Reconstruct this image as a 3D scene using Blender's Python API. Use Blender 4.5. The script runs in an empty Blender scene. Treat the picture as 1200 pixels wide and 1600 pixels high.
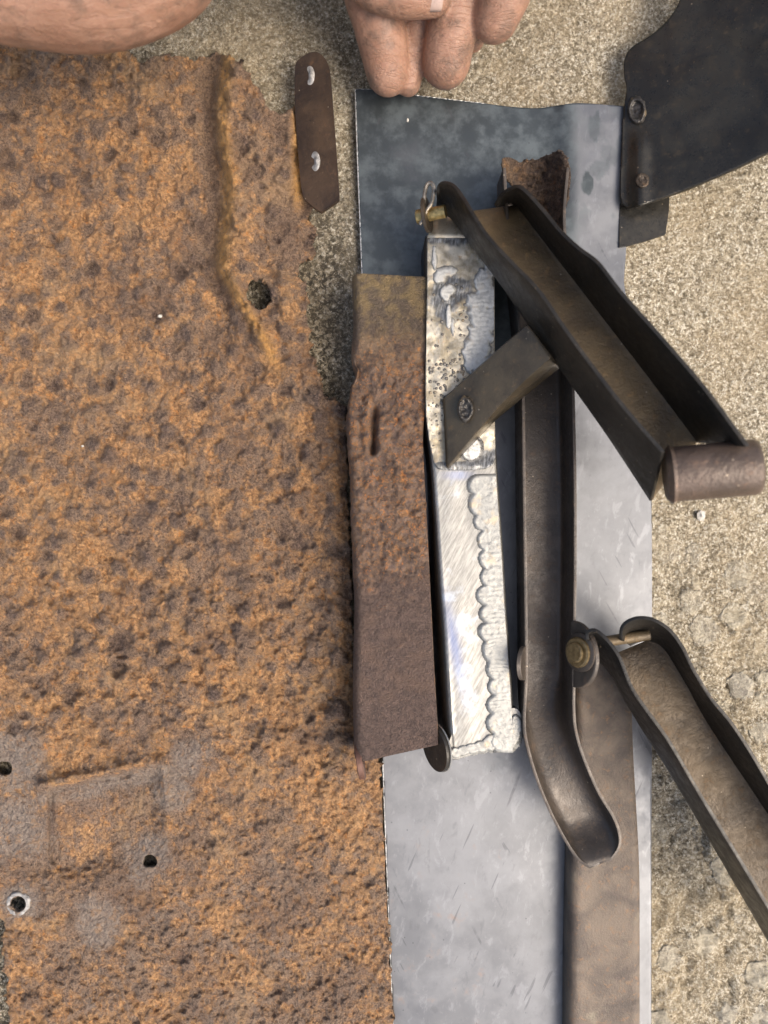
import bpy, math, random
import numpy as np
from mathutils import Vector

random.seed(7)
S = 0.0003                 # metres per photo pixel on the ground (the frame covers 0.36 x 0.48 m)
H = 1155.6                 # height of the lens above the ground, in those pixels (0.347 m)
scene = bpy.context.scene
C = scene.collection

# ---------------------------------------------------------------- camera
cd = bpy.data.cameras.new('camera'); cam = bpy.data.objects.new('camera', cd); C.objects.link(cam)
cd.sensor_fit = 'VERTICAL'; cd.sensor_height = 36; cd.lens = 26
cam.location = (0, 0, H*S)
cd.clip_start = 0.005; cd.clip_end = 200
cd.dof.use_dof = True; cd.dof.focus_distance = (H-45)*S; cd.dof.aperture_fstop = 7.0
scene.camera = cam

# ---------------------------------------------------------------- sky, sun, exposure
SUN_EL, SUN_AZ = 52, 118          # azimuth clockwise from +Y (photo top)
w = bpy.data.worlds.new('World'); scene.world = w; w.use_nodes = True
nt = w.node_tree
sky = nt.nodes.new('ShaderNodeTexSky'); sky.sky_type = 'NISHITA'; sky.sun_disc = False
sky.sun_elevation = math.radians(SUN_EL); sky.sun_rotation = math.radians(SUN_AZ)
sky.dust_density = 6.0; sky.air_density = 1.0; sky.ozone_density = 1.0
nt.links.new(sky.outputs[0], nt.nodes['Background'].inputs[0])
nt.nodes['Background'].inputs[1].default_value = 0.15
sl = bpy.data.lights.new('sun', 'SUN'); so = bpy.data.objects.new('sun', sl); C.objects.link(so)
sl.energy = 1.5; sl.angle = math.radians(36); sl.color = (1.0, 0.95, 0.88)
a, e = math.radians(SUN_AZ), math.radians(SUN_EL)
d = Vector((math.sin(a)*math.cos(e), math.cos(a)*math.cos(e), math.sin(e)))
so.rotation_euler = d.to_track_quat('Z', 'Y').to_euler(); so.location = d*3
scene.view_settings.view_transform = 'Standard'; scene.view_settings.look = 'None'
scene.view_settings.gamma = 1; scene.view_settings.use_curve_mapping = False
scene.view_settings.exposure = 0.70

# ---------------------------------------------------------------- numeric helpers
def U(px, py, z=0.0):
    """photo pixel seen at height z (in ground pixels) -> world units in pixels"""
    k = (H-z)/H
    return np.array([(px-600)*k, (800-py)*k, z], float)

def _hash(ix, iy, seed):
    n = (ix*374761393 + iy*668265263 + seed*982451653) & 0xffffffff
    n = ((n ^ (n >> 13))*1274126177) & 0xffffffff
    n = n ^ (n >> 16)
    return (n & 0xffff)/65535.0
def vnoise(x, y, seed=0):
    x = np.asarray(x, float); y = np.asarray(y, float)
    ix = np.floor(x).astype(np.int64); iy = np.floor(y).astype(np.int64)
    fx = x-ix; fy = y-iy; fx = fx*fx*(3-2*fx); fy = fy*fy*(3-2*fy)
    a = _hash(ix, iy, seed); b = _hash(ix+1, iy, seed); c = _hash(ix, iy+1, seed); d_ = _hash(ix+1, iy+1, seed)
    return (a*(1-fx)+b*fx)*(1-fy)+(c*(1-fx)+d_*fx)*fy
def fbm(x, y, seed=0, o=4, rot=True):
    t = 0; amp = 0.5; tot = 0
    for i in range(o):
        t = t+amp*vnoise(x, y, seed+i*17); tot += amp; amp *= 0.5
        x, y = (x*1.6-y*1.2)+3.1, (x*1.2+y*1.6)-7.7
    return t/tot
def sstep(a, b, x):
    t = np.clip((x-a)/(b-a), 0, 1); return t*t*(3-2*t)
def catmull(pts, n=8, closed=False):
    P = [np.array(p, float) for p in pts]; out = []; m = len(P)
    rng = range(m if closed else m-1)
    for i in rng:
        if closed: p0, p1, p2, p3 = P[(i-1) % m], P[i], P[(i+1) % m], P[(i+2) % m]
        else: p0, p1, p2, p3 = P[max(i-1, 0)], P[i], P[i+1], P[min(i+2, m-1)]
        for k in range(n):
            t = k/n
            out.append(0.5*((2*p1)+(-p0+p2)*t+(2*p0-5*p1+4*p2-p3)*t*t+(-p0+3*p1-3*p2+p3)*t**3))
    if not closed: out.append(P[-1])
    return np.array(out)
def resample(pts, n, smooth=True):
    q = catmull(pts, 8) if smooth and len(pts) > 2 else np.array(pts, float)
    dd = np.r_[0, np.cumsum(np.linalg.norm(np.diff(q[:, :2], axis=0), axis=1))]; dd /= dd[-1]
    t = np.linspace(0, 1, n)
    return np.stack([np.interp(t, dd, q[:, i]) for i in range(q.shape[1])], 1)
def inpoly(px, py, poly):
    x = np.asarray(px, float); y = np.asarray(py, float); ins = np.zeros(x.shape, bool)
    n = len(poly)
    for i in range(n):
        x1, y1 = poly[i]; x2, y2 = poly[(i+1) % n]
        if y1 == y2: continue
        c = ((y1 > y) != (y2 > y)) & (x < (x2-x1)*(y-y1)/(y2-y1)+x1)
        ins ^= c
    return ins
def nearest_on_poly(P, poly):
    best = np.full(len(P), 1e18); out = P.copy(); n = len(poly)
    for i in range(n):
        a_ = poly[i]; b_ = poly[(i+1) % n]; ab = b_-a_; L = (ab*ab).sum()
        if L < 1e-9: continue
        t = np.clip(((P-a_)@ab)/L, 0, 1); q = a_+t[:, None]*ab
        d2 = ((P-q)**2).sum(1); m = d2 < best
        best[m] = d2[m]; out[m] = q[m]
    return out, np.sqrt(best)

# ---------------------------------------------------------------- object helpers
def root(name, px, py, z, label, cat, group=None):
    o = bpy.data.objects.new(name, None); C.objects.link(o)
    o.location = U(px, py, z)*S; o.empty_display_size = 0.02
    o['label'] = label; o['category'] = cat
    if group: o['group'] = group
    return o
ORG = {}
def origin_of(parent):
    if parent is None: return np.zeros(3)
    if parent.parent: return origin_of(parent.parent)
    return np.array(parent.location)
def link(name, verts, faces, mat, parent=None, smooth=True, attrs=None, angle=35):
    me = bpy.data.meshes.new(name)
    V = np.asarray(verts, float)*S - origin_of(parent)
    me.from_pydata(V.tolist(), [], [tuple(int(i) for i in f) for f in faces])
    if attrs:
        for k, v in attrs.items():
            at = me.attributes.new(k, 'FLOAT', 'POINT'); at.data.foreach_set('value', np.asarray(v, np.float32))
    me.update()
    if smooth:
        me.polygons.foreach_set('use_smooth', [True]*len(me.polygons))
        if angle and hasattr(me, 'set_sharp_from_angle'): me.set_sharp_from_angle(angle=math.radians(angle))
    if mat: me.materials.append(mat)
    o = bpy.data.objects.new(name, me); C.objects.link(o)
    if parent: o.parent = parent
    return o
def solid(o, t, offset=-1, bevel=0):
    m = o.modifiers.new('thick', 'SOLIDIFY'); m.thickness = t*S; m.offset = offset; m.use_even_offset = False
    if bevel:
        b = o.modifiers.new('bev', 'BEVEL'); b.width = bevel*S; b.segments = 2; b.limit_method = 'ANGLE'; b.angle_limit = math.radians(50)
        b.harden_normals = False
    return o
class MB:
    def __init__(s): s.v = []; s.f = []
    def add(s, V, F):
        o = len(s.v); s.v += [np.array(p, float) for p in V]; s.f += [tuple(int(i)+o for i in f) for f in F]
    def grid(s, G):                       # G: (n, m, 3)
        n, m = G.shape[:2]
        F = [(i*m+j, (i+1)*m+j, (i+1)*m+j+1, i*m+j+1) for i in range(n-1) for j in range(m-1)]
        s.add(G.reshape(-1, 3), F)
    def tube(s, path, rad, seg=20, cap=True, dome=False):
        P = np.array(path, float); n = len(P); R = np.full(n, rad, float) if np.isscalar(rad) else np.array(rad, float)
        if dome:
            d0 = (P[0]-P[1]); d0 /= np.linalg.norm(d0); d1 = (P[-1]-P[-2]); d1 /= np.linalg.norm(d1)
            A = [P[0]+d0*R[0]*math.sin(t) for t in (1.45, 1.15, .8, .4)]; rA = [R[0]*math.cos(t) for t in (1.45, 1.15, .8, .4)]
            B = [P[-1]+d1*R[-1]*math.sin(t) for t in (.4, .8, 1.15, 1.45)]; rB = [R[-1]*math.cos(t) for t in (.4, .8, 1.15, 1.45)]
            P = np.array(A+list(P)+B); R = np.array(rA+list(R)+rB); n = len(P)
        T = np.gradient(P, axis=0); T /= np.linalg.norm(T, axis=1)[:, None]
        up = np.array([0, 0, 1.0]) if abs(T[0][2]) < .9 else np.array([1.0, 0, 0])
        u = np.cross(T[0], up); u /= np.linalg.norm(u); V = []
        for i in range(n):
            u = u-T[i]*(u@T[i]); u /= np.linalg.norm(u); v = np.cross(T[i], u)
            for k in range(seg):
                an = 2*math.pi*k/seg; V.append(P[i]+R[i]*(math.cos(an)*u+math.sin(an)*v))
        F = [(i*seg+k, i*seg+(k+1) % seg, (i+1)*seg+(k+1) % seg, (i+1)*seg+k) for i in range(n-1) for k in range(seg)]
        if cap: F += [tuple(range(seg))[::-1], tuple((n-1)*seg+k for k in range(seg))]
        s.add(V, F)
    def prism(s, top, bot):               # two matching closed loops
        n = len(top); V = list(top)+list(bot)
        F = [tuple(range(n)), tuple(range(2*n-1, n-1, -1))]+[(i, n+i, n+(i+1) % n, (i+1) % n) for i in range(n)]
        s.add(V, F)
    def build(s, name, mat, parent=None, smooth=True, angle=35): return link(name, s.v, s.f, mat, parent, smooth, angle=angle)

def heightfield(name, x0, x1, y0, y1, step, zf, mat, parent=None, poly=None, holes=(), attrf=None, cullz=None, angle=None, unproject=True, thick=0):
    """surface laid out over the ground plan: px/py ranges, height function zf(px,py)"""
    nx = int((x1-x0)/step)+1; ny = int((y1-y0)/step)+1
    X, Y = np.meshgrid(np.linspace(x0, x1, nx), np.linspace(y0, y1, ny))
    X = X.ravel(); Y = Y.ravel(); keep = np.ones(X.shape, bool)
    if poly is not None:
        poly = np.array(poly, float); keep &= inpoly(X, Y, poly)
    for h in holes: keep &= ~inpoly(X, Y, np.array(h, float))
    idx = np.arange(nx*ny).reshape(ny, nx)
    q = np.stack([idx[:-1, :-1], idx[1:, :-1], idx[1:, 1:], idx[:-1, 1:]], -1).reshape(-1, 4)
    kc = keep[q].sum(1) >= 2
    Z = zf(X, Y)
    if cullz is not None: kc &= (Z[q] > cullz).any(1)
    q = q[kc]
    P = np.stack([X, Y], 1)
    loops = ([poly] if poly is not None else [])+[np.array(h, float) for h in holes]
    used = np.zeros(len(X), bool); used[q.ravel()] = True
    # snap the rim onto the outline
    cnt = np.zeros(len(X), int); np.add.at(cnt, q.ravel(), 1)
    gx = (X > x0+.1) & (X < x1-.1) & (Y > y0+.1) & (Y < y1-.1)
    rim = used & (cnt < 4) & gx
    for lp in loops:
        r = np.where(rim)[0]
        nn, dist = nearest_on_poly(P[r], lp); m = dist < step*1.6
        P[r[m]] = nn[m]
    X, Y = P[:, 0], P[:, 1]; Z = zf(X, Y)
    k = (H-Z)/H if unproject else np.ones_like(Z)
    V = np.stack([(X-600)*k, (800-Y)*k, Z], 1)
    remap = -np.ones(len(X), int); u_ = np.where(used)[0]; remap[u_] = np.arange(len(u_))
    at = {k_: v[u_] for k_, v in attrf(X, Y).items()} if attrf else None
    o = link(name, V[u_], remap[q], mat, parent, True, at, angle)
    if thick: solid(o, thick)
    return o

# ---------------------------------------------------------------- node helpers (texture space: 1 unit = 1 ground pixel = 0.3 mm)
class NT:
    def __init__(s, name):
        s.m = bpy.data.materials.new(name); s.m.use_nodes = True; s.t = s.m.node_tree; s.b = s.t.nodes['Principled BSDF']
        tc = s.t.nodes.new('ShaderNodeTexCoord'); mp = s.t.nodes.new('ShaderNodeVectorMath'); mp.operation = 'SCALE'
        s.t.links.new(tc.outputs['Object'], mp.inputs[0]); mp.inputs['Scale'].default_value = 1/S; s.co = mp.outputs[0]
    def n(s, ty, **k):
        o = s.t.nodes.new(ty)
        for a_, v in k.items(): setattr(o, a_, v)
        return o
    def set(s, sock, v):
        if hasattr(v, 'is_linked') or hasattr(v, 'links'): s.t.links.new(v, sock)
        else: sock.default_value = v if not isinstance(v, tuple) or len(v) != 3 or sock.type != 'RGBA' else (*v, 1)
    def stretch(s, v, rot=0, co=None):
        r = s.n('ShaderNodeMapping'); s.t.links.new(co or s.co, r.inputs[0]); r.inputs['Rotation'].default_value = (0, 0, math.radians(rot))
        m = s.n('ShaderNodeMapping'); s.t.links.new(r.outputs[0], m.inputs[0]); m.inputs['Scale'].default_value = v; return m.outputs[0]
    def noise(s, size, detail=4, rough=.55, dist=0, co=None, seed=0.0):
        o = s.n('ShaderNodeTexNoise', noise_dimensions='4D'); s.t.links.new(co or s.co, o.inputs['Vector'])
        o.inputs['W'].default_value = seed; o.inputs['Scale'].default_value = 1/size; o.inputs['Detail'].default_value = detail
        o.inputs['Roughness'].default_value = rough; o.inputs['Distortion'].default_value = dist; return o.outputs['Fac']
    def voro(s, size, feature='F1', out='Distance', co=None, rnd=1):
        o = s.n('ShaderNodeTexVoronoi', feature=feature); s.t.links.new(co or s.co, o.inputs['Vector']); o.inputs['Scale'].default_value = 1/size
        o.inputs['Randomness'].default_value = rnd; return o.outputs[out]
    def attr(s, name):
        o = s.n('ShaderNodeAttribute', attribute_name=name); return o.outputs['Fac']
    def ramp(s, v, lo, hi, a_=0.0, b_=1.0, smooth=True):
        o = s.n('ShaderNodeMapRange', interpolation_type='SMOOTHSTEP' if smooth else 'LINEAR'); s.set(o.inputs['Value'], v)
        o.inputs['From Min'].default_value = lo; o.inputs['From Max'].default_value = hi; o.inputs['To Min'].default_value = a_; o.inputs['To Max'].default_value = b_
        return o.outputs[0]
    def math(s, op, a_, b_=0.0, c_=None):
        o = s.n('ShaderNodeMath', operation=op); s.set(o.inputs[0], a_); s.set(o.inputs[1], b_)
        if c_ is not None: s.set(o.inputs[2], c_)
        return o.outputs[0]
    def mix(s, f, a_, b_):
        o = s.n('ShaderNodeMix', data_type='RGBA'); s.set(o.inputs[0], f); s.set(o.inputs[6], a_); s.set(o.inputs[7], b_); return o.outputs[2]
    def bump(s, h, dist, strength=1.0, prev=None):
        o = s.n('ShaderNodeBump'); s.set(o.inputs['Height'], h); o.inputs['Distance'].default_value = dist*S; o.inputs['Strength'].default_value = strength
        if prev is not None: s.t.links.new(prev, o.inputs['Normal'])
        return o.outputs[0]
    def xyz(s):
        o = s.n('ShaderNodeSeparateXYZ'); s.t.links.new(s.co, o.inputs[0]); return o.outputs
    def fin(s, col, rough, metal=0.0, normal=None, spec=None, **kw):
        s.set(s.b.inputs['Base Color'], col); s.set(s.b.inputs['Roughness'], rough); s.set(s.b.inputs['Metallic'], metal)
        if normal is not None: s.t.links.new(normal, s.b.inputs['Normal'])
        if spec is not None: s.set(s.b.inputs['Specular IOR Level'], spec)
        for k, v in kw.items(): s.set(s.b.inputs[k], v)
        return s.m

# ================================================================ materials
def mat_concrete():
    s = NT('weathered_concrete')
    grime_sh = s.attr('grime_shade'); agg = s.attr('agg')
    n1 = s.noise(9, 6, .75, .3); n2 = s.noise(4.2, 3, .8, 0, seed=3); n3 = s.noise(170, 4, .6); n4 = s.noise(45, 4, .6, seed=7)
    col = s.mix(s.ramp(n1, .36, .64), (.20, .16, .100), (.54, .455, .315))
    col = s.mix(s.ramp(n2, .50, .64), col, (.82, .75, .60))
    col = s.mix(s.math('MULTIPLY', s.ramp(n2, .47, .36), .75), col, (.075, .06, .04))
    col = s.mix(s.math('MULTIPLY', s.ramp(n3, .42, .66), .35), col, (.50, .38, .22))
    # grimy area, and shade painted along the top: black lichen-like blotches between cream grains
    d1 = s.noise(7.5, 5, .8, .6, seed=11)
    gm = s.math('MULTIPLY', s.ramp(d1, .44, .56), grime_sh)
    col = s.mix(gm, col, (.060, .050, .035))
    gg = s.math('MULTIPLY', s.ramp(n4, .38, .70), s.math('MULTIPLY', grime_sh, .45))
    col = s.mix(gg, col, (.13, .105, .07))
    # exposed aggregate: bigger pale and grey stones
    vc = s.n('ShaderNodeTexVoronoi'); dco = s.n('ShaderNodeVectorMath', operation='ADD'); s.t.links.new(s.co, dco.inputs[0])
    nz = s.n('ShaderNodeTexNoise'); s.t.links.new(s.co, nz.inputs['Vector']); nz.inputs['Scale'].default_value = 1/16; nz.inputs['Detail'].default_value = 3
    sc_ = s.n('ShaderNodeVectorMath', operation='SCALE'); s.t.links.new(nz.outputs['Color'], sc_.inputs[0]); sc_.inputs['Scale'].default_value = 22
    s.t.links.new(sc_.outputs[0], dco.inputs[1]); s.t.links.new(dco.outputs[0], vc.inputs['Vector']); vc.inputs['Scale'].default_value = 1/52
    sep = s.n('ShaderNodeSeparateColor'); s.t.links.new(vc.outputs['Color'], sep.inputs[0])
    stone = s.mix(sep.outputs[1], (.50, .43, .30), (.34, .31, .27)); stone = s.mix(s.ramp(n1, .3, .7), stone, (.66, .60, .46))
    sm = s.math('MULTIPLY', s.math('MULTIPLY', s.ramp(vc.outputs['Distance'], .50, .38), s.ramp(sep.outputs[0], .40, .48)), agg)
    col = s.mix(s.math('MULTIPLY', sm, .7), col, stone)
    h = s.math('ADD', s.math('MULTIPLY', n1, 1.0), s.math('MULTIPLY', n2, .9))
    h = s.math('ADD', h, s.math('MULTIPLY', sm, .9))
    return s.fin(col, .9, 0, s.bump(h, 8, 1.0), .25)

def mat_rust(name, kk=1.06):
    s = NT(name)
    bl = s.attr('blister_shade'); gr = s.attr('grey'); ye = s.attr('ochre')
    n1 = s.noise(34, 5, .62, .3); n2 = s.noise(9, 5, .68, .25, seed=2); n4 = s.noise(3.0, 3, .7, seed=9); n5 = s.noise(16, 6, .70, .35, seed=14)
    n6 = s.noise(44, 6, .68, .4, seed=40); n7 = s.noise(150, 4, .55, seed=44); n9 = s.noise(5.5, 4, .7, .2, seed=57)
    K = lambda *c: tuple(q*kk for q in c)
    orange = s.mix(s.ramp(n9, .36, .66), K(.26, .132, .058), K(.72, .405, .180))
    orange = s.mix(s.math('MULTIPLY', s.ramp(n1, .45, .62), .55), orange, K(.40, .235, .115))
    orange = s.mix(s.math('MULTIPLY', s.ramp(n2, .56, .66), .7), orange, K(.66, .27, .065))
    mauve = s.mix(s.ramp(n4, .34, .66), K(.125, .084, .060), K(.36, .245, .165))
    mauve = s.mix(s.math('MULTIPLY', s.ramp(n2, .55, .68), .5), mauve, K(.36, .20, .11))
    f = s.math('ADD', s.math('MULTIPLY', n5, .50), s.math('MULTIPLY', n6, .30)); f = s.math('ADD', f, s.math('MULTIPLY', n7, .20))
    f = s.math('ADD', f, s.math('MULTIPLY', bl, .16)); f = s.math('ADD', f, s.math('MULTIPLY', gr, .10))
    col = s.mix(s.math('MULTIPLY', s.ramp(f, .475, .57), .90), orange, mauve)
    n10 = s.noise(95, 4, .6, .5, seed=81)
    col = s.mix(s.math('MULTIPLY', s.ramp(n10, .52, .66), .42), col, K(.165, .105, .075))
    col = s.mix(s.math('MULTIPLY', s.ramp(n10, .46, .32), .30), col, K(.66, .42, .21))
    dm = s.ramp(s.math('ADD', bl, s.math('MULTIPLY', s.math('SUBTRACT', n2, .5), 1.6)), .45, 1.0)
    col = s.mix(s.math('MULTIPLY', dm, .80), col, s.mix(s.ramp(n4, .4, .65), K(.065, .043, .036), K(.19, .13, .105)))
    col = s.mix(s.math('MULTIPLY', s.math('MULTIPLY', ye, s.ramp(n2, .30, .52)), .9), col, K(.72, .38, .11))
    grey = s.mix(s.ramp(n9, .35, .65), K(.20, .155, .125), K(.38, .31, .245)); grey = s.mix(s.math('MULTIPLY', s.ramp(n5, .52, .64), .7), grey, K(.42, .25, .13))
    gm = s.ramp(s.math('ADD', gr, s.math('ADD', s.math('MULTIPLY', s.math('SUBTRACT', n6, .5), 2.6), s.math('MULTIPLY', s.math('SUBTRACT', n5, .5), 3.0))), .30, 1.05)
    col = s.mix(s.math('MULTIPLY', gm, .85), col, grey)
    col = s.mix(s.math('MULTIPLY', s.ramp(n4, .40, .30), .65), col, K(.05, .032, .026))
    col = s.mix(s.math('MULTIPLY', s.ramp(n4, .66, .74), .6), col, K(.85, .62, .42))
    h = s.math('ADD', n2, s.math('MULTIPLY', n5, .9)); h = s.math('ADD', h, s.math('MULTIPLY', n9, .8)); h = s.math('ADD', h, s.math('MULTIPLY', n4, .45))
    return s.fin(col, s.ramp(n4, .3, .7, .70, .42), 0, s.bump(h, 15, 1.0), .5)

def mat_steel(name, base=(.205, .208, .212), dark=(.066, .076, .078), rough=.44, metal=.68):
    s = NT(name)
    dk = s.attr('scale'); rs = s.attr('rusty')
    n1 = s.noise(120, 5, .6, .6); n2 = s.noise(30, 5, .65, seed=5); n3 = s.noise(5, 4, .7, seed=1)
    br = s.noise(6, 4, .6, co=s.stretch((1, .06, 1)), seed=8)
    f = s.math('ADD', s.math('MULTIPLY', n1, .6), s.math('MULTIPLY', n2, .4))
    col = s.mix(s.ramp(f, .40, .60), tuple(c*.76 for c in base), base)
    st2 = s.noise(16, 5, .7, .6, seed=33, co=s.stretch((1, .45, 1), 10)); col = s.mix(s.math('MULTIPLY', s.ramp(st2, .54, .64), .4), col, tuple(c*1.3 for c in base))
    col = s.mix(s.math('MULTIPLY', s.ramp(st2, .44, .34), .35), col, tuple(c*.55 for c in base))
    col = s.mix(s.math('MULTIPLY', s.ramp(n3, .6, .75), .35), col, tuple(c*1.35 for c in base))
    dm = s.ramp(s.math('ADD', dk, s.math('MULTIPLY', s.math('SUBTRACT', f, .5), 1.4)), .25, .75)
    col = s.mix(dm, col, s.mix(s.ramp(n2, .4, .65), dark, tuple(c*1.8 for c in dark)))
    rm = s.math('MULTIPLY', s.ramp(s.math('ADD', rs, s.math('MULTIPLY', s.math('SUBTRACT', n2, .5), 1.6)), .55, .9), .55)
    col = s.mix(rm, col, (.30, .17, .10))
    # scratches
    w1 = s.noise(8, 2, .5, co=s.stretch((1, .07, 1), 24), seed=20); sc1 = s.math('MULTIPLY', s.ramp(w1, .65, .67), s.ramp(n1, .51, .57))
    w2 = s.noise(7, 2, .5, co=s.stretch((1, .09, 1), -28), seed=24); sc2 = s.math('MULTIPLY', s.ramp(w2, .66, .68), s.ramp(n1, .48, .42))
    col = s.mix(s.math('MULTIPLY', s.math('MAXIMUM', sc1, sc2), .55), col, (.09, .09, .095))
    pt = s.ramp(s.voro(26), .055, .035); col = s.mix(s.math('MULTIPLY', pt, .5), col, (.05, .05, .05))
    rg = s.math('ADD', s.ramp(n2, .3, .7, rough-.07, rough+.1), s.math('MULTIPLY', s.math('SUBTRACT', n3, .5), .18))
    h = s.math('ADD', s.math('MULTIPLY', n3, .35), s.math('MULTIPLY', br, .3))
    return s.fin(col, rg, metal, s.bump(h, .45, .4), .5)

def mat_brown(name, a_=(.105, .075, .045), b_=(.055, .042, .030), rough=.42, metal=.35, bmp=2.0):
    """oily brown oxide on old pressed steel"""
    s = NT(name)
    n1 = s.noise(60, 5, .6, .4); n2 = s.noise(12, 5, .65, seed=5); n3 = s.noise(3.5, 3, .7, seed=1)
    col = s.mix(s.ramp(n1, .35, .65), b_, a_)
    col = s.mix(s.math('MULTIPLY', s.ramp(n2, .55, .70), .45), col, tuple(min(1, c*k) for c, k in zip(a_, (1.75, 1.45, 1.2))))
    col = s.mix(s.math('MULTIPLY', s.ramp(n3, .62, .72), .4), col, (.26, .17, .09))
    col = s.mix(s.math('MULTIPLY', s.ramp(n3, .38, .30), .5), col, (.02, .015, .012))
    pt = s.ramp(s.voro(19), .07, .04); col = s.mix(s.math('MULTIPLY', pt, .7), col, (.42, .34, .24))
    h = s.math('ADD', s.math('MULTIPLY', n2, .8), s.math('MULTIPLY', n3, .6))
    return s.fin(col, s.ramp(n2, .3, .7, rough-.08, rough+.14), metal, s.bump(h, bmp, .7, s.bump(n1, bmp*6, .3)), .5)

M = {}
M['concrete'] = mat_concrete()
M['rust'] = mat_rust('blistered_rust')
M['steel'] = mat_steel('new_sheet_steel')
M['brown'] = mat_brown('old_pressed_steel')
M['dark'] = mat_brown('dark_steel', (.040, .035, .028), (.022, .020, .017), .40, .4, .8)
M['olive'] = mat_brown('olive_brown_steel', (.16, .115, .06), (.10, .072, .040), .45, .25)
M['bracket'] = mat_brown('bracket_oxide_steel', (.060, .054, .042), (.034, .032, .028), .30, .6, .4)
M['tabsteel'] = mat_brown('brown_tab_steel', (.105, .066, .040), (.045, .030, .022), .40, .4)
def mat_ground():
    s = NT('ground_bright_steel')
    y = s.xyz()
    br = s.noise(3.2, 4, .7, co=s.stretch((1, .12, 1), 28), seed=3); br2 = s.noise(2.6, 4, .7, co=s.stretch((1, .14, 1), -22), seed=6)
    n1 = s.noise(50, 4, .6, .5); n2 = s.noise(14, 5, .65, seed=2)
    col = s.mix(s.ramp(br, .35, .65), (.27, .258, .23), (.45, .43, .38))
    col = s.mix(s.math('MULTIPLY', s.ramp(n1, .55, .66), .5), col, (.55, .60, .66))
    ht = s.attr('heat'); ins = s.attr('blue')
    hm = s.ramp(s.math('ADD', ht, s.math('MULTIPLY', s.math('SUBTRACT', n2, .5), .7)), .3, .8)
    col = s.mix(s.math('MULTIPLY', hm, .75), col, (.46, .24, .085))
    col = s.mix(s.math('MULTIPLY', ins, .55), col, (.18, .25, .50))
    col = s.mix(s.math('MULTIPLY', s.ramp(n2, .66, .74), .35), col, (.22, .17, .12))
    rg = s.ramp(br2, .3, .7, .46, .62)
    h = s.math('ADD', s.math('MULTIPLY', br, .6), s.math('MULTIPLY', br2, .6))
    return s.fin(col, rg, .62, s.bump(h, .45, .4), .5)
M['bright'] = mat_ground()
def mat_burnt():
    s = NT('heat_tinted_steel')
    n1 = s.noise(40, 4, .6, .8, seed=1); n2 = s.noise(9, 5, .7, .6, seed=2); n3 = s.noise(70, 3, .5, seed=5)
    st = s.noise(2.6, 3, .7, co=s.stretch((1, .2, 1), 8), seed=3)
    tp = s.attr('heat'); sh = s.attr('scale')
    col = s.mix(s.ramp(s.math('ADD', s.math('MULTIPLY', n1, .6), s.math('MULTIPLY', n2, .4)), .42, .58), (.36, .30, .20), (.60, .54, .42))
    col = s.mix(s.math('MULTIPLY', s.ramp(n2, .56, .66), .6), col, (.42, .25, .12))
    dm = s.ramp(s.math('ADD', sh, s.math('MULTIPLY', s.math('SUBTRACT', n1, .5), 1.5)), .35, .65)
    col = s.mix(s.math('MULTIPLY', dm, .85), col, s.mix(s.ramp(st, .4, .6), (.06, .068, .075), (.22, .23, .24)))
    col = s.mix(s.math('MULTIPLY', s.ramp(st, .55, .7), .3), col, (.75, .70, .60))
    hm = s.ramp(s.math('ADD', tp, s.math('MULTIPLY', s.math('SUBTRACT', n2, .5), .8)), .35, .8)
    col = s.mix(s.math('MULTIPLY', hm, .8), col, (.50, .27, .07))
    h = s.math('ADD', s.math('MULTIPLY', n2, .8), s.math('MULTIPLY', st, .4))
    return s.fin(col, s.ramp(n2, .3, .7, .36, .52), .6, s.bump(h, 1.3, .6), .5)
M['burnt'] = mat_burnt()
def mat_weld(name='weld_metal', col=(.40, .39, .35), rough=.48, metal=.45):
    s = NT(name); n1 = s.noise(7, 4, .6, .8); n2 = s.noise(22, 3, .6, seed=3); rp = s.n('ShaderNodeTexWave', wave_type='RINGS'); s.t.links.new(s.co, rp.inputs['Vector'])
    rp.inputs['Scale'].default_value = .05; rp.inputs['Distortion'].default_value = 7; rp.inputs['Detail'].default_value = 2; rp.inputs['Detail Scale'].default_value = .8
    c = s.mix(s.ramp(n1, .3, .6), tuple(x*.68 for x in col), col)
    c = s.mix(s.math('MULTIPLY', s.ramp(n2, .56, .68), .4), c, (.58, .42, .22))
    c = s.mix(s.math('MULTIPLY', s.ramp(s.noise(3.5, 3, .6, seed=8), .66, .72), .7), c, (.10, .07, .05))
    c = s.mix(s.math('MULTIPLY', s.attr('rim'), .62), c, (.06, .055, .05))
    return s.fin(c, s.ramp(n1, .3, .7, rough-.06, rough+.12), metal, s.bump(s.math('ADD', n1, s.math('MULTIPLY', rp.outputs[1], .35)), 1.1, .6), .5)
M['weld'] = mat_weld()
M['weldtop'] = mat_weld('white_weld_puddle', (.62, .60, .54), .5, .15)
M['sootweld'] = mat_weld('sooty_weld_metal', (.075, .068, .060), .42, .5)
def mat_plain(name, col, rough, metal=0.0, size=6, var=.5, bumpd=.8):
    s = NT(name); n = s.noise(size, 4, .6); n2 = s.noise(size*5, 3, .6, seed=2)
    c = s.mix(s.ramp(n, .35, .65), tuple(x*(1-var) for x in col), col); c = s.mix(s.math('MULTIPLY', s.ramp(n2, .4, .65), .3), c, tuple(x*.6 for x in col))
    return s.fin(c, s.ramp(n, .3, .7, rough-.06, rough+.1), metal, s.bump(n, bumpd, .6), .5)
M['zinc'] = mat_plain('yellow_zinc', (.62, .45, .18), .35, .8)
M['brass'] = mat_plain('dull_plated_bolt', (.30, .22, .11), .38, .7)
M['wire'] = mat_plain('spring_wire', (.40, .35, .28), .35, .8)
M['rivet'] = mat_plain('worn_rivet_metal', (.40, .38, .35), .6, .15)
M['cut'] = mat_plain('cut_edge', (.75, .74, .70), .35, .7, 3)
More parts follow.
